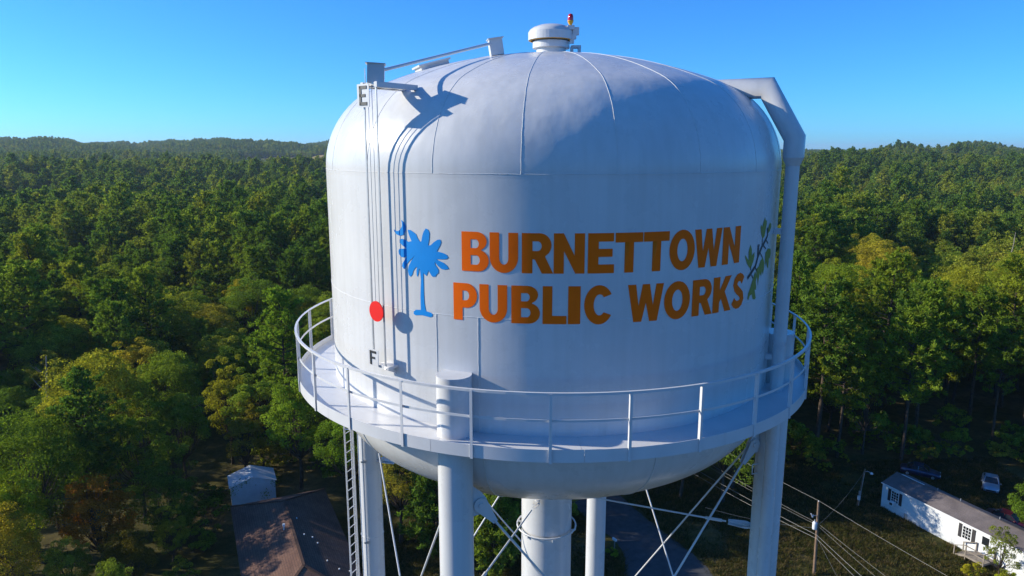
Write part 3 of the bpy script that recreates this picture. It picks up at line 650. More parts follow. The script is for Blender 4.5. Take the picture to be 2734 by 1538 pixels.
def oak_parts(seed, h=14.0, rx=4.2, base=.28, ncl=90, npl=130, leaf=.26, sparse=1.0):
    rg = np.random.default_rng(seed); lines = []
    cz = h*(base+(1-base)*.52); rz = h*(1-base)*.54
    fork = np.array([rg.uniform(-.3, .3), rg.uniform(-.3, .3), h*(base+.04)])
    lines.append(([np.zeros(3), fork*.5+rg.normal(0, .08, 3)*[1, 1, 0], fork], [.26*h/14, .21*h/14, .17*h/14]))
    cen = []
    lob = unit(rg.normal(0, 1, (9, 3))); lw = rg.uniform(-.22, .30, 9)
    while len(cen) < ncl:
        u = unit(rg.normal(0, 1, 3)); u[2] = u[2] if u[2] > -.55 else -u[2]*.6
        f = 1+np.sum(lw*np.clip((lob@u-.45)/.55, 0, 1)); r = rg.uniform(.55, 1.0)**.6*f
        cen.append(np.array([0, 0, cz])+u*r*np.array([rx, rx, rz])*(1-.10*rg.random()))
    cen = np.array(cen)
    for i in rg.choice(ncl, min(ncl, 34), replace=False):
        c = cen[i]; mid = (fork+c)/2+rg.normal(0, .3, 3)-[0, 0, .35]
        lines.append(([fork, mid, c], [.10*h/14, .05*h/14, .012]))
    cr = rg.uniform(.65, 1.25, ncl)*rx/4.2; N = int(npl)
    out = unit(cen-np.array([0, 0, cz-rz*.4]))
    u = unit(rg.normal(0, 1, (ncl, N, 3))+out[:, None]*.55+np.array([0, 0, .25])); rad = rg.uniform(.35, 1, (ncl, N, 1))**.5
    c = cen[:, None]+u*rad*cr[:, None, None]*np.array([1, 1, .72])
    nrm = unit(u*.8+rg.normal(0, .75, (ncl, N, 3))+np.array([0, 0, .45])); t1 = unit(np.cross(nrm, rg.normal(0, 1, (ncl, N, 3)))); t2 = np.cross(nrm, t1)
    sz = leaf*rg.uniform(.6, 1.2, (ncl, N, 1))
    P = np.stack([c-t1*sz*.5, c+t2*sz*.30, c+t1*sz*.55, c-t2*sz*.30], 2).reshape(-1, 4, 3)
    tt = rg.uniform(0, 1, ncl); tint = np.clip(np.repeat(tt, N)*.55+.22+rg.normal(0, .17, ncl*N), 0, 1)
    return lines, P, tint
def line_mb(lines, seg=6):
    mb = MB()
    for pts, rs in lines: mb.tube([Vector(p) for p in pts], list(rs), seg, caps=False)
    return mb
def trunk_mesh(name, lines, mat, seg=6):
    mb = line_mb(lines, seg); me = bpy.data.meshes.new(name); me.from_pydata(mb.v, [], mb.f); me.polygons.foreach_set('use_smooth', [True]*len(mb.f)); me.materials.append(mat); return me
PROTO = {}
for i in range(5):
    L, P, t = pine_parts(10+i, 20, [.42, .36, .48, .40, .34][i], [3.3, 3.7, 3.0, 3.9, 3.5][i], 1.15)
    PROTO['pine%d' % i] = (trunk_mesh('pine_trunk', L, M['bark']), quad_mesh('pine_crown', P, t, M['pine']), 20)
for i in range(5):
    L, P, t = oak_parts(40+i, 14, [4.2, 4.8, 3.6, 5.0, 3.2][i], [.24, .22, .26, .2, .2][i], [110, 130, 96, 140, 90][i], 190, .21)
    PROTO['oak%d' % i] = (trunk_mesh('oak_trunk', L, M['bark']), quad_mesh('oak_crown', P, t, M['oak']), 14)
L, P, t = oak_parts(71, 9, 2.6, .25, 46, 90, .22); PROTO['slim0'] = (trunk_mesh('slim_trunk', L, M['bark']), quad_mesh('slim_crown', P, t, M['oak']), 9)
L, P, t = pine_parts(77, 8, .12, 2.3, 1.2, .40, 16, .07); PROTO['ypine0'] = (trunk_mesh('young_pine_trunk', L, M['bark']), quad_mesh('young_pine_crown', P, t, M['pine']), 8)
L, P, t = oak_parts(72, 3.0, 1.5, .02, 26, 90, .17); PROTO['bush0'] = (trunk_mesh('bush_stem', L, M['bark']), quad_mesh('bush_crown', P, t, M['oak']), 3)
ntree = [0]
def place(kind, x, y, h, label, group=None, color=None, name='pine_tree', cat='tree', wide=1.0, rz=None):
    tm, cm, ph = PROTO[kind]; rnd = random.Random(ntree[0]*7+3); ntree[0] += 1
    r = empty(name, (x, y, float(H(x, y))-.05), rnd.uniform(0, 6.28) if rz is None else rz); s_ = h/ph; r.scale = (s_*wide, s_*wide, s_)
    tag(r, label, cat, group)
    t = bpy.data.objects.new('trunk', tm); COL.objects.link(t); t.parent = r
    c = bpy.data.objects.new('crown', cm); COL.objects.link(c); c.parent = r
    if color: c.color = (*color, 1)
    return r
# --- trees one can point at
G1, G2 = 'broadleaf trees at the left of the tower', 'trees along the yard edge at right'
place('oak3', -49.8, 61.8, 16.5, 'broad yellow-green tree with the highest crown in the lower left corner', None, (1.15, 1.0, .9), 'broadleaf_tree')
place('oak1', -47.5, 46.0, 15.0, 'yellowish tree filling the left edge below the tallest rounded crown', None, (1.15, 1.02, .8), 'broadleaf_tree')
place('oak0', -46.0, 40.5, 12.0, 'bright olive tree low in the left corner in front of the tallest rounded crown', None, (1.3, 1.15, .8), 'broadleaf_tree')
place('oak4', -41.0, 53.5, 14.0, 'shaded broadleaf tree on the right flank of the rounded corner clump', None, (1.0, .9, .8), 'broadleaf_tree')
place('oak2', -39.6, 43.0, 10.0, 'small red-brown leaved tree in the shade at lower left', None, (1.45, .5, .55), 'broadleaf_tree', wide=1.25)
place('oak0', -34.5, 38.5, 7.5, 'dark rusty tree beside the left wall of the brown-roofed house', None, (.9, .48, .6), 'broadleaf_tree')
place('oak4', -37.2, 68.5, 13.5, 'slender yellow-green tree standing alone behind the white gabled shed', None, (1.0, 1.0, .8), 'broadleaf_tree', wide=.85)
place('oak2', -26.3, 61.5, 13.2, 'leafy green tree close behind the right corner of the white shed', None, (.85, 1.0, .8), 'broadleaf_tree', wide=1.1)
place('oak0', -19.0, 57.0, 12.0, 'dark green tree at the far eave of the brown roof beside the ladder', None, (.8, .95, .8), 'broadleaf_tree')
place('slim0', -38.5, 55.5, 8.6, 'pale greyish small tree left of the white shed', None, (.95, .95, 1.1), 'broadleaf_tree')
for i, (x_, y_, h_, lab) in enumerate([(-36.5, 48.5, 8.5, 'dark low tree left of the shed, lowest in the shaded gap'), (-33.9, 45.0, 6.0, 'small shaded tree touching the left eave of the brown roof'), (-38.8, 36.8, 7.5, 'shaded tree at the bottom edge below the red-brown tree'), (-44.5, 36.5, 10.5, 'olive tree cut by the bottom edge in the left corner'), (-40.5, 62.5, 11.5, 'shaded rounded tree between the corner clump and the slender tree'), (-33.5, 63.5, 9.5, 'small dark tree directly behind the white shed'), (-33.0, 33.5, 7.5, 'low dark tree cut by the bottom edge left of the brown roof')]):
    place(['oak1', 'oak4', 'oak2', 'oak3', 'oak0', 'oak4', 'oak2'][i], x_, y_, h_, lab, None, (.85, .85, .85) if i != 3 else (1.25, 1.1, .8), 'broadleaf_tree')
place('pine3', -32.3, 76.5, 21.0, 'pine with bright layered clumps just left of the balcony rail', None, (1.1, 1.15, .9))
place('ypine0', -8.4, 47.5, 9.5, 'young pine seen between the left and front tower legs')
place('ypine0', -2.6, 44.0, 8.5, 'young pine seen between the front leg and the central riser')
place('ypine0', .2, 47.5, 6.5, 'smallest young pine close behind the central riser')
place('oak2', 48.5, 81.5, 15.0, 'greyish open tree at the wood edge right of the balcony', None, (1.0, .9, 1.0), 'broadleaf_tree')
place('slim0', 46.0, 71.5, 11.5, 'thin yellow-green tree in the dark gap behind the mobile home', None, (.9, 1.0, .9), 'broadleaf_tree', wide=.8)
place('pine1', 57.5, 82.0, 20.5, 'bushy bright pine standing at the wood edge above the mobile home')
place('oak4', 50.6, 45.8, 10.0, 'green tree leaning into the right picture edge behind the mobile home roof', None, (1.2, 1.15, .8), 'broadleaf_tree')
place('slim0', 44.6, 42.2, 5.6, 'sparse small tree in front of the mobile home beside the wooden steps', None, (1.3, 1.0, .9), 'broadleaf_tree', wide=.9)
place('bush0', 42.6, 43.0, 1.7, 'low green shrub on the lawn below the wooden steps', None, (1.4, 1.3, .7), 'shrub', 'shrub', wide=1.2)
place('bush0', 44.6, 41.2, 2.0, 'rounded green shrub at the lower right corner by the mobile home', None, (1.3, 1.3, .7), 'shrub', 'shrub', wide=1.2)
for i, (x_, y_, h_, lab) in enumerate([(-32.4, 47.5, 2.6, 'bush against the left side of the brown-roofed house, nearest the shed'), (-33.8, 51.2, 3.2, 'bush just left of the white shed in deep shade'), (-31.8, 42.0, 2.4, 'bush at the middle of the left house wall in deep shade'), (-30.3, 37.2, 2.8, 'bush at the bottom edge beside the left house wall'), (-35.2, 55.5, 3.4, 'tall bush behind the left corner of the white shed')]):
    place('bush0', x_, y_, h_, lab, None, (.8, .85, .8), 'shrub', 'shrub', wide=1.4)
place('bush0', 9.0, 46.6, 1.2, 'small dark shrub on the road verge beside the mailbox', None, (.8, 1.0, .7), 'shrub', 'shrub', wide=1.2)

for i, (x_, y_, h_) in enumerate([(-13.5, 56, 15), (-9.5, 62, 17), (-4.5, 58.5, 15), (-1.0, 66, 17), (-6.0, 70, 18), (-16, 66, 16), (1.5, 55.5, 12), (-12.0, 73, 18), (19.5, 71, 15), (22.5, 66, 14), (17.0, 63.5, 14), (25.5, 61.5, 14), (28.5, 67.5, 16), (23.5, 58.2, 13.5), (18.8, 59.5, 12.5), (-7.5, 52.5, 13), (-12.5, 49.5, 12), (4.2, 50.2, 8.5)]):
    place(['pine1', 'oak1', 'pine3', 'oak3', 'pine0', 'oak0', 'oak4', 'pine4', 'oak2', 'oak4', 'pine2', 'oak1', 'oak3', 'oak1', 'oak3', 'oak0', 'oak2', 'oak4'][i], x_, y_, h_, 'tree at the edge of the clearing straight behind the tower', 'trees straight behind the tower', None, 'pine_tree' if i in (0, 2, 4, 7, 10) else 'broadleaf_tree')
# --- scattered wood
rg = np.random.default_rng(11)
CLEAR = [(-31, -40), (-33, 34), (-36, 58), (-27, 64), (-14, 60), (-6, 66), (2, 74), (8, 84), (14, 80), (24, 71), (40, 69), (62, 70), (76, 60), (95, 40), (95, -40)]
def inpoly(x, y, poly):
    c = np.zeros(x.shape, bool); j = len(poly)-1
    for i in range(len(poly)):
        xi, yi = poly[i]; xj, yj = poly[j]
        c ^= ((yi > y) != (yj > y)) & (x < (xj-xi)*(y-yi)/(yj-yi)+xi); j = i
    return c
def ring(d0, d1, sp, az0=-52, az1=47):
    out = []
    n = int(R_(az1-az0)*.5*(d1*d1-d0*d0)/(sp*sp)*1.15)
    d = np.sqrt(rg.uniform(d0*d0, d1*d1, n)); az = np.radians(rg.uniform(az0, az1, n))
    x = CAMP.x+d*np.sin(az); y = CAMP.y+d*np.cos(az)
    # thin out: keep first tree per jittered cell
    key = np.stack([np.floor(x/sp), np.floor(y/sp)], 1); _, idx = np.unique(key, axis=0, return_index=True)
    return x[idx], y[idx]
xs, ys = [], []
for d0, d1, sp in ((44, 420, 5.2), (420, 1000, 6.6), (1000, 2000, 8.2), (2000, 4000, 10.5)):
    a, b = ring(d0, d1, sp); xs.append(a); ys.append(b)
x = np.concatenate(xs); y = np.concatenate(ys); d = np.hypot(x-CAMP.x, y-CAMP.y); az = np.degrees(np.arctan2(x-CAMP.x, y-CAMP.y))
ok = ~inpoly(x, y, CLEAR)
ok &= ~((az > FAZ[0]-.2+.8*rg.random(len(x))) & (az < FAZ[1]+.2) & (d > FD[0]-420+200*np.abs(np.sin(az*1.9))) & (d < FD[1]+5))
hand = np.array([(o.location.x, o.location.y) for o in COL.objects if o.type == 'EMPTY' and o.get('category') == 'tree'])
ok &= np.min(np.hypot(x[:, None]-hand[:, 0], y[:, None]-hand[:, 1]), 1) > 4.0
for (px, py, *_r) in cls: ok &= np.hypot(x-px, y-py) > 6.5
# left corner: keep the low foreground of the house free
ok &= ~((x < -28) & (y < 30))
ok &= ~((x > -42) & (x < -28) & (y < 62) & (d < 88))
gp_ = np.array([noise.noise((a*.021, b*.021, 17.3)) for a, b in zip(x, y)]); ok &= ~((gp_ > .38) & (d > 160) & (rg.random(len(x)) < .85))
x, y, d, az = x[ok], y[ok], d[ok], az[ok]
ff = np.array([noise.noise((a*.012, b*.012, 3.1)) for a, b in zip(x, y)]); f2 = np.array([noise.noise((a*.035, b*.035, 9.7)) for a, b in zip(x, y)])
pine = (ff+f2*.6+rg.normal(0, .10, len(x))) > np.where((d < 280) & (az < 0), -.42, np.where(az > 0, .0, -.15))
hh = np.where(pine, rg.normal(20.5, 2.4, len(x)), rg.normal(15.0, 2.4, len(x)))*(1+.16*f2+.30*ff)
hh = np.where(d < 100, hh*.88, hh)*rg.uniform(.78, 1.12, len(x)); hh = np.where((x < -50) & (x > -95) & (y < 78), np.minimum(hh, 9.5), hh)
# stand-alone trees: the 280 that show largest, in view
vis = (np.abs(az+0) < 38) & ~((az > -12.5) & (az < 20) & (d > 30))
order = np.argsort(np.where(vis, d, 1e9))[:270]
isind = np.zeros(len(x), bool); isind[order] = True
LBL = {(True, True): ('tall pine left of the tower', 'pines in the wood left'), (True, False): ('tall pine right of the tower', 'pines in the wood right of the tower'),
       (False, True): ('rounded broadleaf tree left of the tower', 'broadleaf trees in the wood left'), (False, False): ('rounded broadleaf tree right of the tower', 'broadleaf trees in the wood right of the tower')}
dq = np.quantile(d[order], [.33, .66])
for i in order:
    pn = bool(pine[i]); lb, gp = LBL[(pn, bool(az[i] < 3))]; q = rg.random()
    bd = 'front rows' if d[i] < dq[0] else 'middle rows' if d[i] < dq[1] else 'back rows'; ed_ = 'near the picture edge' if abs(az[i]) > 27 else 'nearer the tank'
    lb = lb+', in the '+bd+', '+ed_; gp = gp+', '+bd+' '+ed_
    colr = None
    if not pn and q > .86: colr = (1.2, 1.08, .85)
    elif not pn and q < .05: colr = (1.05, .8, .85)
    if colr is None and az[i] > 3: col2 = (1.22, 1.12, .85)
    else: col2 = colr
    if colr: lb = lb.replace('rounded', 'yellowing' if colr[0] > 1.1 else 'reddish'); gp = gp.replace('broadleaf', 'yellowing' if colr[0] > 1.1 else 'reddish')
    place(('pine%d' if pn else 'oak%d') % rg.integers(0, 5), float(x[i]), float(y[i]), float(hh[i]), lb, gp, col2, 'pine_tree' if pn else 'broadleaf_tree', wide=float(rg.uniform(.9, 1.2)))
# the rest of the wood: one mass of instances
def joined(name, lines, P, tint, mats, seg=4):
    mb = line_mb(lines, seg); me = quad_mesh(name, P, tint, None)
    bm = bmesh.new(); bm.from_mesh(me); vs_ = [bm.verts.new(v) for v in mb.v]
    for f in mb.f:
        fc = bm.faces.new([vs_[i] for i in f]); fc.material_index = 1; fc.smooth = True
    bm.to_mesh(me); bm.free()
    for m_ in mats: me.materials.append(m_)
    return me
pcol = bpy.data.collections.new('tree_kinds'); kinds = []
def kind_obj(name, me):
    o = bpy.data.objects.new(name, me); pcol.objects.link(o); kinds.append(o)
def lite(lines): return [lines[0]]
for i in range(4):   # 0-3 near pines
    L, P, t = pine_parts(10+i, 20, [.42, .36, .48, .40][i], [3.5, 3.9, 3.2, 4.0][i], .7, .6, 12, .14); kind_obj('a%02d_pine' % i, joined('wood_pine', lite(L), P, t, (M['pine'], M['bark'])))
for i in range(4):   # 4-7 near broadleaf
    L, P, t = oak_parts(40+i, 14, [4.2, 4.8, 3.8, 5.0][i], .2, [70, 80, 64, 80][i], 60, .42); kind_obj('b%02d_oak' % i, joined('wood_oak', lite(L), P, t, (M['oak'], M['bark'])))
for i in range(3):   # 8-10 far pines
    L, P, t = pine_parts(20+i, 20, .32, [4.1, 4.5, 4.9][i], .55, .85, 7, .30); kind_obj('c%02d_farpine' % i, joined('far_pine', lite(L)[:1], P, t, (M['pine'], M['bark'])))
for i in range(3):   # 11-13 far broadleaf
    L, P, t = oak_parts(60+i, 14, [4.4, 5.0, 4.8][i], .15, 60, 26, .70); kind_obj('d%02d_faroak' % i, joined('far_oak', lite(L)[:1], P, t, (M['oak'], M['bark'])))
L, P, t = oak_parts(66, 14, 4.6, .15, 60, 40, .5); kind_obj('e14_yellow', joined('yellow_oak', lite(L), P, t, (M['yel'], M['bark'])))
far = d > 330; rest = ~isind
idx = np.where(pine, np.where(far, rg.integers(8, 11, len(x)), rg.integers(0, 4, len(x))), np.where(far, rg.integers(11, 14, len(x)), rg.integers(4, 8, len(x))))
idx = np.where(~pine & (rg.random(len(x)) < .07), 14, idx)
hm = np.where(pine, 19.0, 15.5); hh = np.where(d > 800, hm+(hh-hm)*np.clip(1-(d-800)/1200, .3, 1), hh); sc_ = np.where(pine, hh/20, hh/14)
zz = H(x, y)-.3
me = bpy.data.meshes.new('forest'); nr = int(rest.sum()); me.vertices.add(nr)
me.vertices.foreach_set('co', np.stack([x[rest], y[rest], zz[rest]], -1).astype(np.float32).reshape(-1))
me.attributes.new('kind', 'INT', 'POINT').data.foreach_set('value', idx[rest].astype(np.int32))
me.attributes.new('size', 'FLOAT', 'POINT').data.foreach_set('value', sc_[rest].astype(np.float32))
me.attributes.new('turn', 'FLOAT', 'POINT').data.foreach_set('value', rg.uniform(0, 6.28, nr).astype(np.float32))
forest = bpy.data.objects.new('forest', me); COL.objects.link(forest)
tag(forest, 'dense mixed wood of pines and broadleaf trees reaching to the hills', 'forest', kind='stuff')
ng = bpy.data.node_groups.new('forest_scatter', 'GeometryNodeTree')
ng.interface.new_socket('Geometry', in_out='INPUT', socket_type='NodeSocketGeometry'); ng.interface.new_socket('Geometry', in_out='OUTPUT', socket_type='NodeSocketGeometry')
gi = ng.nodes.new('NodeGroupInput'); go = ng.nodes.new('NodeGroupOutput'); ci = ng.nodes.new('GeometryNodeCollectionInfo'); ip = ng.nodes.new('GeometryNodeInstanceOnPoints')
ci.inputs['Collection'].default_value = pcol; ci.inputs['Separate Children'].default_value = True; ci.inputs['Reset Children'].default_value = True
def nattr(nm, tp):
    a = ng.nodes.new('GeometryNodeInputNamedAttribute'); a.data_type = tp; a.inputs['Name'].default_value = nm; return a.outputs['Attribute']
cx = ng.nodes.new('ShaderNodeCombineXYZ'); ng.links.new(nattr('turn', 'FLOAT'), cx.inputs[2])
er = ng.nodes.new('FunctionNodeEulerToRotation'); ng.links.new(cx.outputs[0], er.inputs[0])
ng.links.new(gi.outputs[0], ip.inputs['Points']); ng.links.new(ci.outputs[0], ip.inputs['Instance']); ip.inputs['Pick Instance'].default_value = True
ng.links.new(nattr('kind', 'INT'), ip.inputs['Instance Index']); ng.links.new(er.outputs[0], ip.inputs['Rotation']); ng.links.new(nattr('size', 'FLOAT'), ip.inputs['Scale'])
ng.links.new(ip.outputs[0], go.inputs[0])
forest.modifiers.new('scatter', 'NODES').node_group = ng

# --- undergrowth along the wood edge
bx_, by_ = [], []
for (x0_, y0_), (x1_, y1_) in zip(CLEAR[1:-2], CLEAR[2:-1]):
    n_ = int(math.hypot(x1_-x0_, y1_-y0_)/1.1)
    for q in range(int(n_*1.6)):
        t_ = rg.random(); bx_.append(x0_+(x1_-x0_)*t_+rg.normal(0, 2.4)); by_.append(y0_+(y1_-y0_)*t_+rg.normal(2.6, 2.6))
bx_ = np.array(bx_); by_ = np.array(by_); kp = np.ones(len(bx_), bool)
for (px, py, *_r) in cls: kp &= np.hypot(bx_-px, by_-py) > 4.2
kp &= ~((bx_ > -40) & (bx_ < -14) & (by_ < 62)); kp &= ~((bx_ > 44) & (bx_ < 62) & (by_ < 68)); bx_, by_ = bx_[kp], by_[kp]
L, P, t = oak_parts(73, 3.0, 1.6, .02, 30, 60, .24); ucol = bpy.data.collections.new('undergrowth_kinds')
ub = bpy.data.objects.new('bush_kind', joined('bush', lite(L), P, t, (M['oak'], M['bark']))); ucol.objects.link(ub)
me = bpy.data.meshes.new('undergrowth'); me.vertices.add(len(bx_)); me.vertices.foreach_set('co', np.stack([bx_, by_, H(bx_, by_)-.1], -1).astype(np.float32).reshape(-1))
me.attributes.new('kind', 'INT', 'POINT').data.foreach_set('value', np.zeros(len(bx_), np.int32)); me.attributes.new('size', 'FLOAT', 'POINT').data.foreach_set('value', (rg.uniform(.55, 1.25, len(bx_))**2.2).astype(np.float32)); me.attributes.new('turn', 'FLOAT', 'POINT').data.foreach_set('value', rg.uniform(0, 6.28, len(bx_)).astype(np.float32))
und = bpy.data.objects.new('undergrowth', me); COL.objects.link(und); tag(und, 'low bushy undergrowth along the edge of the wood', 'undergrowth', kind='stuff')
ng2 = ng.copy(); [setattr(n_.inputs['Collection'], 'default_value', ucol) for n_ in ng2.nodes if n_.bl_idname == 'GeometryNodeCollectionInfo']
und.modifiers.new('scatter', 'NODES').node_group = ng2

# --- grass of the yard
gx = rg.uniform(-16, 62, 60000); gy = rg.uniform(32, 74, 60000); kp = inpoly(gx, gy, CLEAR)
gn = np.array([noise.noise((a*.16, b*.16, 5.5)) for a, b in zip(gx, gy)]); kp &= gn > rg.normal(-.05, .22, len(gx))
rc = np.array([(px, py, hw) for px, py, hw in cls])
for px, py, hw in rc: kp &= np.hypot(gx-px, gy-py) > hw+.1
ux, uy = 5.2/13.35, -12.3/13.35; lx_ = (gx-41.2)*ux+(gy-57.2)*uy; ly_ = -(gx-41.2)*uy+(gy-57.2)*ux
kp &= ~((lx_ > -.3) & (lx_ < 20) & (ly_ > -.15) & (ly_ < 4.6)); gx, gy, gn = gx[kp], gy[kp], gn[kp]
def tuft(seed, h_, sp_):
    r_ = np.random.default_rng(seed); n_ = 26; b = r_.normal(0, sp_, (n_, 3)); b[:, 2] = 0; t_ = b*1.6+r_.normal(0, .05, (n_, 3)); t_[:, 2] = h_*r_.uniform(.5, 1.1, n_); s_ = unit(r_.normal(0, 1, (n_, 3))*[1, 1, 0])*.022
    return np.stack([b-s_, b+s_, t_+s_*.3, t_-s_*.3], 1), r_.uniform(0, 1, n_)
M['grass'] = leaf_mat('grass_blades', [(0, (.045, .060, .016)), (.5, (.080, .078, .024)), (1, (.17, .125, .060))], .3)
gcol = bpy.data.collections.new('grass_kinds')
for i in range(3):
    P, t = tuft(i, [.16, .22, .12][i], [.16, .14, .22][i]); o = bpy.data.objects.new('t%02d' % i, quad_mesh('tuft', P, t, M['grass'])); gcol.objects.link(o)
me = bpy.data.meshes.new('grass'); me.vertices.add(len(gx)); me.vertices.foreach_set('co', np.stack([gx, gy, gx*0+.0], -1).astype(np.float32).reshape(-1))
me.attributes.new('kind', 'INT', 'POINT').data.foreach_set('value', rg.integers(0, 3, len(gx)).astype(np.int32)); me.attributes.new('size', 'FLOAT', 'POINT').data.foreach_set('value', rg.uniform(.7, 1.6, len(gx)).astype(np.float32)); me.attributes.new('turn', 'FLOAT', 'POINT').data.foreach_set('value', rg.uniform(0, 6.28, len(gx)).astype(np.float32))
gr = bpy.data.objects.new('grass', me); COL.objects.link(gr); tag(gr, 'patchy rough grass of the yard around the road', 'grass', kind='stuff')
ng3 = ng.copy(); [setattr(n_.inputs['Collection'], 'default_value', gcol) for n_ in ng3.nodes if n_.bl_idname == 'GeometryNodeCollectionInfo']
gr.modifiers.new('scatter', 'NODES').node_group = ng3

# --- haze
mb = MB(); mb.box((0, 5200, 60), (19000, 15000, 140)); 
k = bpy.data.materials.new('haze'); k.use_nodes = True; t = k.node_tree; t.nodes.remove(t.nodes['Principled BSDF'])
pv = t.nodes.new('ShaderNodeVolumePrincipled'); pv.inputs['Color'].default_value = (.62, .80, 1.0, 1); pv.inputs['Density'].default_value = HAZE; pv.inputs['Anisotropy'].default_value = .2
t.links.new(pv.outputs[0], t.nodes['Material Output'].inputs['Volume'])
hz = mb.build('haze', k); tag(hz, kind='stuff'); tag(hz, 'thin blue haze over the distant wooded hills', 'haze')

# ================================================================ BUILDINGS AND YARD
M['siding'] = paint('white_siding', (.66, .67, .68), .6, .10, 1.2, .012, 3)
M['skirt'] = paint('skirting', (.60, .62, .64), .7, .14, 2.0)
M['shutter'] = paint('dark_shutter', (.030, .028, .032), .6, .2, 4)
M['wood'] = paint('weathered_wood', (.26, .22, .18), .9, .3, 5, .01, 12)
M['pole'] = paint('pole_wood', (.20, .13, .085), .9, .3, 4, .01, 12)
M['concrete'] = paint('concrete', (.38, .36, .33), .9, .2, 2)
k = NT('brown_shingles'); n1 = k.noise(.5, 5, .6); n2 = k.noise(7, 4, .7)
tc = k.n('TexCoord'); br = k.n('TexBrick'); br.inputs['Scale'].default_value = 1.0; br.inputs['Brick Width'].default_value = .9; br.inputs['Row Height'].default_value = .22; br.inputs['Mortar Size'].default_value = .018
br.inputs['Color1'].default_value = (1, 1, 1, 1); br.inputs['Color2'].default_value = (.78, .78, .78, 1); br.inputs['Mortar'].default_value = (.45, .45, .45, 1)
k.l(tc.outputs['UV'], br.inputs['Vector'])
c1 = k.ramp(n1.outputs[0], [(.3, (.120, .058, .040)), (.7, (.195, .102, .068))]); c2 = k.ramp(n2.outputs[0], [(.3, (.7, .7, .7)), (.7, (1.2, 1.2, 1.2))])
m1 = k.n('MixRGB', blend_type='MULTIPLY'); m1.inputs[0].default_value = 1; k.l(c1.outputs[0], m1.inputs[1]); k.l(c2.outputs[0], m1.inputs[2])
m2 = k.n('MixRGB', blend_type='MULTIPLY'); m2.inputs[0].default_value = 1; k.l(m1.outputs[0], m2.inputs[1]); k.l(br.outputs[0], m2.inputs[2]); k.l(m2.outputs[0], k.b.inputs['Base Color'])
k.b.inputs['Roughness'].default_value = .95; k.bump(br.outputs['Fac'], -.5, .02); M['shingle'] = k.m
k = NT('grey_shingles'); n1 = k.noise(.7, 5, .6); n2 = k.noise(12, 4, .7); c1 = k.ramp(n1.outputs[0], [(.3, (.10, .085, .085)), (.7, (.17, .145, .14))]); c2 = k.ramp(n2.outputs[0], [(.3, (.7, .7, .7)), (.7, (1.25, 1.2, 1.2))])
m1 = k.n('MixRGB', blend_type='MULTIPLY'); m1.inputs[0].default_value = 1; k.l(c1.outputs[0], m1.inputs[1]); k.l(c2.outputs[0], m1.inputs[2]); k.l(m1.outputs[0], k.b.inputs['Base Color']); k.b.inputs['Roughness'].default_value = .95; k.bump(n2.outputs[0], .5, .02); M['greyshingle'] = k.m
def uvslope(ob):
    """metre-scaled UVs: u along the eave, v up the slope"""
    me = ob.data; uv = me.uv_layers.new(name='UVMap')
    for p in me.polygons:
        n = p.normal; u = Vector((-n.y, n.x, 0))
        u = u.normalized() if u.length > 1e-4 else Vector((1, 0, 0)); v = n.cross(u)
        for li in p.loop_indices:
            c = me.vertices[me.loops[li].vertex_index].co; uv.data[li].uv = (c.dot(u), c.dot(v))

# --- brown-roofed house (local x across, y along the ridge towards the wood)
hr = empty('house', (-21.5, 43.3, 0), math.atan2(.42, .91)); tag(hr, 'single-storey house with a dark brown hipped shingle roof at lower left', 'house')
hw, hl, ze, zr_, hip = 4.9, 11.6, 2.9, 5.0, 5.3
mb = MB(); mb.box((0, 0, ze/2-.05), (2*hw-1.1, 2*hl-1.1, ze-.1)); mb.build('wall', M['siding'], hr)
mb = MB(); y0, y1 = -hl+hip, hl-hip
V = [(-hw, -hl, ze), (hw, -hl, ze), (hw, hl, ze), (-hw, hl, ze), (0, y0, zr_), (0, y1, zr_)]
V2 = [(a, b, c-.16) for a, b, c in V[:4]]
mb.add(V+V2, [(0, 1, 4), (1, 2, 5, 4), (2, 3, 5), (3, 0, 4, 5), (0, 6, 7, 1), (1, 7, 8, 2), (2, 8, 9, 3), (3, 9, 6, 0), (6, 9, 8, 7)])
rf = mb.build('roof', M['shingle'], hr); uvslope(rf)
def cap(a, b):
    mb = MB(); mb.bar(Vector(a)+Vector((0, 0, .02)), Vector(b)+Vector((0, 0, .02)), .26, .05); mb.build('ridge_cap', M['shingle'], rf); 
cap((0, y0, zr_), (0, y1, zr_)); cap((0, y0, zr_), (-hw, -hl, ze)); cap((0, y0, zr_), (hw, -hl, ze)); cap((0, y1, zr_), (hw, hl, ze)); cap((0, y1, zr_), (-hw, hl, ze))
mb = MB(); mb.tube([(-.7, 1.0, 4.5), (-.7, 1.0, 5.15)], .07, 10); mb.tube([(-.7, 1.0, 5.1), (-.7, 1.0, 5.28)], .13, 10); mb.build('vent_pipe', M['siding'], rf)
for x_, y_ in ((.9, -.6), (1.6, -.9), (1.9, -1.9), (.7, 2.6), (2.2, -5.0), (3.0, -6.2), (3.9, -6.3)):
    z_ = zr_-(zr_-ze)*x_/hw; mb = MB(); mb.box((x_, y_, z_+.05), (.11, .15, .08)); mb.build('roof_vent', M['skirt'], rf)
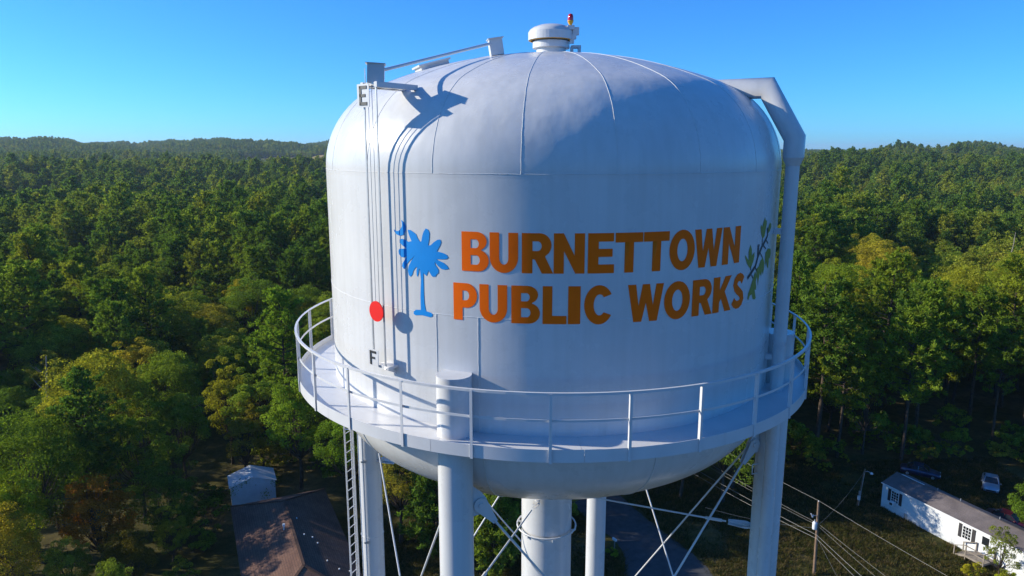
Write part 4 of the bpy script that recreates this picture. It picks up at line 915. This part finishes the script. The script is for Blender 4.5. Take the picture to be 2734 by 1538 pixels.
# --- white shed
sr = empty('shed', (-30.6, 57.8, 0), math.atan2(2.0, 4.4)); tag(sr, 'small white gabled shed with ivy behind the brown-roofed house', 'shed')
w2, dp, he, hp = 2.4, 3.2, 2.5, 3.3
mb = MB(); pts = [(-w2, 0), (w2, 0), (w2, he), (0, hp), (-w2, he)]
Vf = [(x_, 0, z_) for x_, z_ in pts]+[(x_, dp, z_) for x_, z_ in pts]
mb.add(Vf, [(0, 1, 2, 3, 4), (9, 8, 7, 6, 5), (0, 5, 6, 1), (1, 6, 7, 2), (4, 9, 5, 0)]); mb.build('wall', M['siding'], sr)
for k_ in range(10):
    z_ = .12+.235*k_; 
    mb = MB(); mb.box((0, -.012, z_), (2*w2-.02, .02, .215)); mb.build('siding_board', M['siding'], sr)
for s_ in (-1, 1):
    mb = MB(); a = Vector((s_*(w2+.18), 0, he-.06)); b = Vector((0, 0, hp+.02)); e = Vector((0, dp+.2, 0)); f = Vector((0, -.14, 0)); up_ = Vector((0, 0, .06))
    mb.add([a+f, b+f, b+e, a+e, a+f+up_, b+f+up_, b+e+up_, a+e+up_], [(0, 1, 2, 3), (4, 5, 6, 7), (0, 1, 5, 4), (1, 2, 6, 5), (2, 3, 7, 6), (3, 0, 4, 7)]); mb.build('roof', M['siding'], sr)
# ivy clumps on the shed
def leaf_cloud(name, pts, parent, mat, n=160, rad=.28, leaf=.13, seed=5):
    rg_ = np.random.default_rng(seed); pts = np.array(pts); c = pts[rg_.integers(0, len(pts), n)]+rg_.normal(0, rad, (n, 3))*np.array([1, .25, 1])
    nr_ = unit(rg_.normal(0, .6, (n, 3))+np.array([0, -1, .3])); t1 = unit(np.cross(nr_, rg_.normal(0, 1, (n, 3)))); t2 = np.cross(nr_, t1); s_ = leaf*rg_.uniform(.6, 1.2, (n, 1))
    me = quad_mesh(name, np.stack([c-t1*s_*.5, c+t2*s_*.35, c+t1*s_*.55, c-t2*s_*.35], 1), rg_.uniform(.1, .8, n), mat)
    o = bpy.data.objects.new(name, me); COL.objects.link(o); o.parent = parent; return o
leaf_cloud('ivy', [(-2.2, -.1, 2.4), (-1.4, -.1, 2.7), (-.6, -.1, 2.9), (2.2, -.1, 2.1), (2.3, -.1, 2.4), (-2.3, -.1, 1.9), (1.2, -.12, .8), (1.4, -.12, 1.2)], sr, M['oak'], 240)['kind'] = 'stuff'

# --- mobile home (local x along the front wall towards the camera, y away from the front)
mr = empty('mobile_home', (41.2, 57.2, 0), math.atan2(-12.3, 5.2)); tag(mr, 'long white mobile home with dark shutters and grey shingle roof', 'mobile home')
ML, MW, zs_, ze_, zp = 19.5, 4.3, .62, 2.95, 3.75
mb = MB(); mb.box((ML/2, MW/2, (zs_+ze_)/2), (ML, MW, ze_-zs_)); mb.build('wall', M['siding'], mr)
for k_ in range(16):
    mb = MB(); x0 = ML*k_/16; mb.box((x0+ML/32, .03, zs_/2-.006), (ML/16-.02, .05, zs_-.012)); mb.build('skirt_panel', M['skirt'], mr)
mb = MB(); mb.box((.03, MW/2, zs_/2), (.05, MW-.1, zs_-.01)); mb.build('skirt_panel', M['skirt'], mr)
for k_ in range(10):
    mb = MB(); mb.box((ML/2, -.010, zs_+.115+.23*k_), (ML-.02, .018, .218)); mb.build('siding_board', M['siding'], mr)
mb = MB(); ov = .12
V = [(-ov, -ov, ze_-.02), (ML+ov, -ov, ze_-.02), (ML+ov, MW+ov, ze_-.02), (-ov, MW+ov, ze_-.02), (-ov, MW/2, zp), (ML+ov, MW/2, zp)]
mb.add(V, [(0, 1, 5, 4), (2, 3, 4, 5), (3, 0, 4), (1, 2, 5), (0, 3, 2, 1)]); mrf = mb.build('roof', M['greyshingle'], mr)
mb = MB(); mb.bar((-ov, MW/2, zp+.02), (ML+ov, MW/2, zp+.02), .22, .04); mb.build('ridge_cap', M['greyshingle'], mrf)
mb = MB(); mb.box((ML/2, -ov-.01, ze_-.03), (ML+2*ov, .03, .10)); mb.build('fascia', M['siding'], mrf)
mb = MB(); mb.bar((.6, MW/2, zp+.06), (3.4, MW/2, zp+.06), .10, .03); mb.build('ridge_flashing', M['siding'], mrf)
for x_ in (4.8, 7.4, 11.5): mb = MB(); mb.tube([(x_, MW*.55, zp-.15), (x_, MW*.55, zp+.28)], .05, 8); mb.build('vent_pipe', M['gal'], mrf)
def mh_window(x0, wd, z0, ht, cols, rows, lit=False):
    mb = MB(); mb.box((x0+wd/2, -.028, z0+ht/2), (wd+.14, .03, ht+.14)); f = mb.build('window', M['siding'], mr)
    pw, ph_ = wd/cols, ht/rows
    for i in range(cols):
        for j in range(rows):
            mb = MB(); mb.box((x0+pw*(i+.5), -.045, z0+ph_*(j+.5)), (pw-.05, .012, ph_-.05)); mb.build('pane', M['glass'], f)
    for s_ in (-1, 1):
        xc = x0+wd/2+s_*(wd/2+.27); mb = MB(); mb.box((xc, -.034, z0+ht/2), (.36, .03, ht+.16)); sh = mb.build('shutter', M['shutter'], f)
    return f
mh_window(1.25, .86, 1.32, 1.25, 3, 4); wb = mh_window(9.55, .86, 1.32, 1.30, 3, 4)
mb = MB(); mb.box((1.62, -.26, 1.22), (.62, .50, .40)); ac = mb.build('air_conditioner', M['siding'], mr)
mb = MB(); mb.box((1.62, -.515, 1.22), (.34, .012, .26)); mb.build('grille', M['shutter'], ac)
mb = MB(); mb.box((11.9, -.034, 1.62), (.98, .05, 2.05)); dr = mb.build('door', M['siding'], mr)
mb = MB(); mb.box((11.9, -.066, 2.10), (.70, .014, .85)); mb.build('pane', M['glass'], dr); mb = MB(); mb.box((12.27, -.07, 1.55), (.05, .05, .05)); mb.build('handle', M['gal'], dr)
mb = MB(); mb.box((11.9, -.066, 1.15), (.70, .014, .75)); mb.build('panel', M['skirt'], dr)
mb = MB(); mb.box((3.2, -.04, .45), (.35, .08, .5)); mb.build('meter_box', M['gal'], mr)
# --- wooden porch steps
pr_ = empty('porch_steps', (41.2, 57.2, 0), math.atan2(-12.3, 5.2)); tag(pr_, 'weathered wooden landing with steps and rails at the mobile home door', 'porch')
zd = .62; px0, px1, py0, py1 = 11.1, 13.0, -1.75, -.08
for k_ in range(9):
    y_ = py0+.09+.185*k_; mb = MB(); mb.box(((px0+px1)/2, y_, zd), (px1-px0, .168, .035)); mb.build('deck_board', M['wood'], pr_)
for x_ in (px0+.05, px1-.05):
    for y_ in (py0+.05, py1-.05): mb = MB(); mb.box((x_, y_, .80), (.09, .09, 1.6)); mb.build('post', M['wood'], pr_)
mb = MB(); mb.box(((px0+px1)/2, py0-.02, zd-.09), (px1-px0+.04, .04, .15)); mb.build('rim_board', M['wood'], pr_)
mb = MB(); mb.box((px1+.02, (py0+py1)/2, zd-.09), (.04, py1-py0, .15)); mb.build('rim_board', M['wood'], pr_)
mb = MB(); mb.box(((px0+px1)/2, py0+.05, 1.6), (px1-px0+.1, .12, .045)); mb.build('hand_rail', M['wood'], pr_)
mb = MB(); mb.box((px1-.05, (py0+py1)/2, 1.6), (.12, py1-py0, .045)); mb.build('hand_rail', M['wood'], pr_)
mb = MB(); mb.box(((px0+px1)/2, py0+.05, 1.12), (px1-px0-.1, .04, .09)); mb.build('mid_rail', M['wood'], pr_)
for k_ in range(4):
    mb = MB(); mb.box((px0-.16-.28*k_, -.92, .50-.14*k_), (.27, 1.3, .04)); mb.build('step', M['wood'], pr_)
for y_ in (-1.60, -.24):
    mb = MB(); mb.bar((px0, y_, .50), (px0-1.2, y_, -.02), .05, .22); mb.build('stringer', M['wood'], pr_)
    mb = MB(); mb.bar((px0+.05, y_, 1.62), (px0-1.25, y_, 1.0), .12, .045); mb.build('hand_rail', M['wood'], pr_)
    mb = MB(); mb.box((px0-1.15, y_, .52), (.09, .09, 1.05)); mb.build('post', M['wood'], pr_)

# --- cars
def car_paint(name, c): 
    k = NT(name); k.b.inputs['Base Color'].default_value = (*c, 1); k.b.inputs['Roughness'].default_value = .28; k.b.inputs['Metallic'].default_value = .35; k.b.inputs['Coat Weight'].default_value = .7
    n1 = k.noise(4, 3); r = k.ramp(n1.outputs[0], [(.3, tuple(v*.9 for v in c)), (.7, c)]); k.l(r.outputs[0], k.b.inputs['Base Color']); return k.m
M['tyre'] = paint('tyre_rubber', (.02, .02, .02), .9, .2, 6); M['lamp'] = glassy('headlamp_glass', (.7, .72, .74), .1); M['tail'] = glassy('tail_glass', (.3, .01, .01), .15)
def car(loc, rz, label, paintm):
    r = empty('parked_car', loc, rz); tag(r, label, 'car')
    # stations along x (front = -x): x, half width, z sill, z belt
    st = [(-2.22, .62, .34, .56), (-2.10, .78, .26, .66), (-1.6, .86, .22, .78), (-.95, .88, .20, .88), (0, .89, .20, .92), (1.0, .89, .20, .94), (1.7, .86, .22, .93), (2.10, .80, .28, .88), (2.22, .70, .38, .78)]
    mb = MB(); V = []; ring_ = []
    for x_, w_, z0, z1 in st:
        sec = [(-w_*.92, z0), (-w_, (z0+z1)*.5), (-w_*.97, z1-.05), (-w_*.86, z1), (-w_*.4, z1+.03), (w_*.4, z1+.03), (w_*.86, z1), (w_*.97, z1-.05), (w_, (z0+z1)*.5), (w_*.92, z0)]
        V += [(x_, a, b) for a, b in sec]
    n = 10; F = [(i*n+j, i*n+(j+1) % n, (i+1)*n+(j+1) % n, (i+1)*n+j) for i in range(len(st)-1) for j in range(n)]
    F += [tuple(range(n-1, -1, -1)), tuple(range((len(st)-1)*n, len(st)*n))]; mb.add(V, F, True); body = mb.build('body', paintm, r)
    cs = [(-.98, .78, .90), (-.30, .64, 1.40), (.75, .62, 1.43), (1.45, .72, .95)]
    mb = MB(); V = []
    for x_, w_, z_ in cs: V += [(x_, -w_, z_), (x_, w_, z_)]
    base_ = [(-.98, -.80, .86), (-.98, .80, .86), (1.45, -.76, .90), (1.45, .76, .90)]
    mb.box((.22, 0, 1.415), (1.06, 1.22, .045)); mb.build('roof', paintm, r)
    mb = MB(); mb.add([(-.98, -.74, .90), (-.98, .74, .90), (-.30, .60, 1.40), (-.30, -.60, 1.40)], [(0, 1, 2, 3)]); mb.build('windscreen', M['glass'], r)
    mb = MB(); mb.add([(1.50, -.70, .95), (.74, -.60, 1.40), (.74, .60, 1.40), (1.50, .70, .95)], [(0, 1, 2, 3)]); mb.build('rear_window', M['glass'], r)
    for s_ in (-1, 1):
        mb = MB(); q = [(-.98, s_*.76, .90), (-.30, s_*.61, 1.40), (.74, s_*.61, 1.40), (1.50, s_*.72, .95)]; mb.add(q, [(0, 1, 2, 3)]); mb.build('side_window', M['glass'], r)
        for a, b in ((q[0], q[1]), (q[2], q[3]), (((q[0][0]+q[3][0])/2, s_*.77, .9), ((q[1][0]+q[2][0])/2, s_*.625, 1.40))): mb = MB(); mb.bar(a, b, .07, .05); mb.build('pillar', paintm, r)
        for x_ in (-1.38, 1.38):
            mb = MB(); mb.tube([(x_, s_*.70, .31), (x_, s_*.90, .31)], .31, 20, smooth=False); wl = mb.build('wheel', M['tyre'], r)
            mb = MB(); mb.tube([(x_, s_*.895, .31), (x_, s_*.91, .31)], .19, 16, smooth=False); mb.build('rim', M['gal'], wl)
        mb = MB(); mb.box((-2.13, s_*.56, .60), (.12, .30, .11)); mb.build('headlight', M['lamp'], r)
        mb = MB(); mb.box((2.17, s_*.58, .74), (.10, .28, .14)); mb.build('tail_light', M['tail'], r)
        mb = MB(); mb.box((-.78, s_*.95, .93), (.12, .16, .12)); mb.build('mirror', paintm, r)
    mb = MB(); mb.box((-2.22, 0, .44), (.06, 1.0, .16)); mb.build('grille', M['tyre'], r)
    return r
car((56.9, 62.0, 0), math.atan2(2.4, 1.5), 'silver sedan parked in the shade beyond the mobile home', car_paint('silver_car', (.34, .38, .45)))
car((53.0, 53.2, 0), math.atan2(-.75, .6)+math.pi, 'dark red car half hidden behind the mobile home roof', car_paint('red_car', (.10, .008, .02)))
car((50.2, 65.2, 0), 2.6, 'blue car in deep shade behind the far end of the mobile home', car_paint('blue_car', (.018, .032, .085)))

# --- utility pole
up = empty('utility_pole', (28.1, 44.0, 0), 0); tag(up, 'brown wooden utility pole with a grey transformer beside the road', 'utility pole')
mb = MB(); mb.tube([(0, 0, -.3), (-.07, .01, 4), (-.16, .03, 7.5)], [.15, .13, .10], 12); mb.build('pole', M['pole'], up)
mb = MB(); mb.lathe([(.0, 0), (.20, 0), (.215, .05), (.215, .62), (.19, .70), (.06, .73), (0, .73)], 18, (-.42, -.16, 4.80)); tf = mb.build('transformer', M['siding'], up)
mb = MB(); mb.box((-.22, -.08, 5.3), (.20, .08, .08)); mb.box((-.22, -.08, 4.95), (.20, .08, .08)); mb.build('bracket', M['gal'], tf)
mb = MB(); mb.tube([(-.46, -.18, 5.5), (-.46, -.18, 5.78)], .035, 8); mb.build('bushing', M['siding'], tf)
mb = MB(); mb.bar((-.10, 0, 6.10), (-.62, -.05, 6.12), .06, .06); fz = mb.build('fuse_arm', M['gal'], up)
mb = MB(); mb.tube([(-.66, -.06, 5.95), (-.84, -.08, 6.35)], .035, 8); mb.tube([(-.62, -.06, 5.98), (-.62, -.06, 6.2)], .05, 8); mb.build('fuse_cutout', M['siding'], fz)
mb = MB(); mb.tube([(-.16, .03, 7.45), (-.16, .03, 7.62)], [.05, .035], 8); mb.build('insulator', M['siding'], up)
def wire(label, pts, r=.014, sag=.25):
    P_ = []
    for a, b in zip(pts[:-1], pts[1:]):
        a, b = Vector(a), Vector(b); n = 14
        for i in range(n): t_ = i/n; p = a.lerp(b, t_); p.z -= sag*4*t_*(1-t_); P_.append(p)
    P_.append(Vector(pts[-1])); mb = MB(); mb.tube(P_, r*.75, 5); o = mb.build('power_line', M['wire']); tag(o, label, 'power line', 'overhead wires by the utility pole'); return o
M['wire'] = paint('aluminium_wire', (.30, .29, .26), .5, .1, 3, metallic=.3)
tp = (27.94, 44.03, 7.6)
wire('highest overhead wire running over the top of the utility pole', [(17, 66.5, 8.3), tp, (40.5, 18.5, 7.0)], .016, .35)
wire('upper of the two middle wires passing the transformer on the pole', [(15.5, 67.5, 6.3), (27.98, 43.9, 5.35), (35.2, 20, 5.2)], .014, .4)
wire('lower of the two middle wires passing just under the transformer', [(15.2, 67.6, 6.0), (27.96, 43.9, 5.15), (33.9, 20, 4.6)], .013, .45)
wire('thick upper cable fixed low on the utility pole', [(14.2, 67.8, 5.0), (27.98, 43.85, 4.15), (33.1, 20, 3.9)], .022, .35)
wire('thick lower cable fixed lowest on the utility pole', [(13.8, 67.8, 4.6), (27.98, 43.85, 3.8), (32.6, 20, 3.4)], .022, .5)
wire('service wire running left from the transformer behind the right leg', [(27.5, 43.8, 4.95), (18, 46.5, 5.6)], .014, .3)
wire('guy wire slanting down from the utility pole to the grass', [(28.0, 43.9, 3.9), (29.6, 40.2, .05)], .012, 0.0)
# --- lamp pole
lp = empty('lamp_pole', (38.5, 57.2, 0), 0); tag(lp, 'short leaning lamp pole with meter box left of the mobile home', 'street lamp')
mb = MB(); mb.tube([(0, 0, -.3), (.5, 0, 4.6)], [.11, .085], 10); mb.build('pole', M['pole'], lp)
mb = MB(); mb.tube([(.47, 0, 4.2), (.7, -.2, 4.42), (.95, -.45, 4.35)], .03, 8); mb.build('lamp_arm', M['gal'], lp)
mb = MB(); mb.lathe([(0, .16), (.07, .14), (.17, .0), (.15, -.06), (0, -.08)], 14, (1.03, -.5, 4.26)); mb.build('lamp_head', M['siding'], lp)
mb = MB(); mb.box((.06, -.14, 1.15), (.28, .16, .50)); mb.build('meter_box', M['skirt'], lp)
mb = MB(); mb.box((.12, -.14, 1.75), (.24, .14, .45)); mb.build('breaker_box', M['gal'], lp)
mb = MB(); mb.tube([(.10, -.14, .2), (.42, -.14, 4.1)], .028, 6); mb.build('conduit', M['gal'], lp)
wire('service wire from the utility pole to the short lamp pole', [(27.96, 44.0, 5.0), (38.96, 57.2, 4.3)], .011, .5)
# --- mailbox
mx = empty('mailbox', (9.5, 48.3, 0), .6); tag(mx, 'small white mailbox on a post at the road verge', 'mailbox')
mb = MB(); mb.box((0, 0, .5), (.09, .09, 1.0)); mb.build('post', M['wood'], mx)
mb = MB(); pts = [(-.11, 0)]+[(.11*math.cos(a), .14+.11*math.sin(a)) for a in [math.pi*q/8 for q in range(8, -1, -1)]]+[(.11, 0)]
mb.poly_prism([(a, b) for a, b in pts][::-1], -.26, .26, Matrix.Translation((0, 0, 1.0)) @ Matrix.Rotation(math.pi/2, 4, 'X')); mb.build('box', M['siding'], mx)
# --- dead trees
def snag(x_, y_, h_, label, seed, name='dead_tree'):
    rg_ = random.Random(seed); r = empty(name, (x_, y_, float(H(x_, y_))-.2)); tag(r, label, 'dead tree')
    mb = MB(); p = [Vector((0, 0, 0))]
    for i in range(1, 8): p.append(Vector((p[-1].x+rg_.uniform(-.25, .3), p[-1].y+rg_.uniform(-.2, .2), h_*i/7)))
    mb.tube(p, [.22*(1-i/8)+.03 for i in range(8)], 8); mb.build('trunk', M['palebark'], r)
    for k_ in range(9):
        i = rg_.randint(3, 6); a = rg_.uniform(0, 6.28); L_ = rg_.uniform(.8, 2.2); b = p[i]; mb = MB()
        mb.tube([b, b+Vector((math.cos(a)*L_*.5, math.sin(a)*L_*.5, L_*.25)), b+Vector((math.cos(a)*L_, math.sin(a)*L_, L_*.8))], [.07, .045, .012], 6); mb.build('branch', M['palebark'], r)
snag(-58.0, 66.0, 15.5, 'pale forked dead tree in the dark gap at the left edge', 3)
snag(127, 163, 20.5, 'bare pale dead trunk rising from the wood at the right edge', 5)
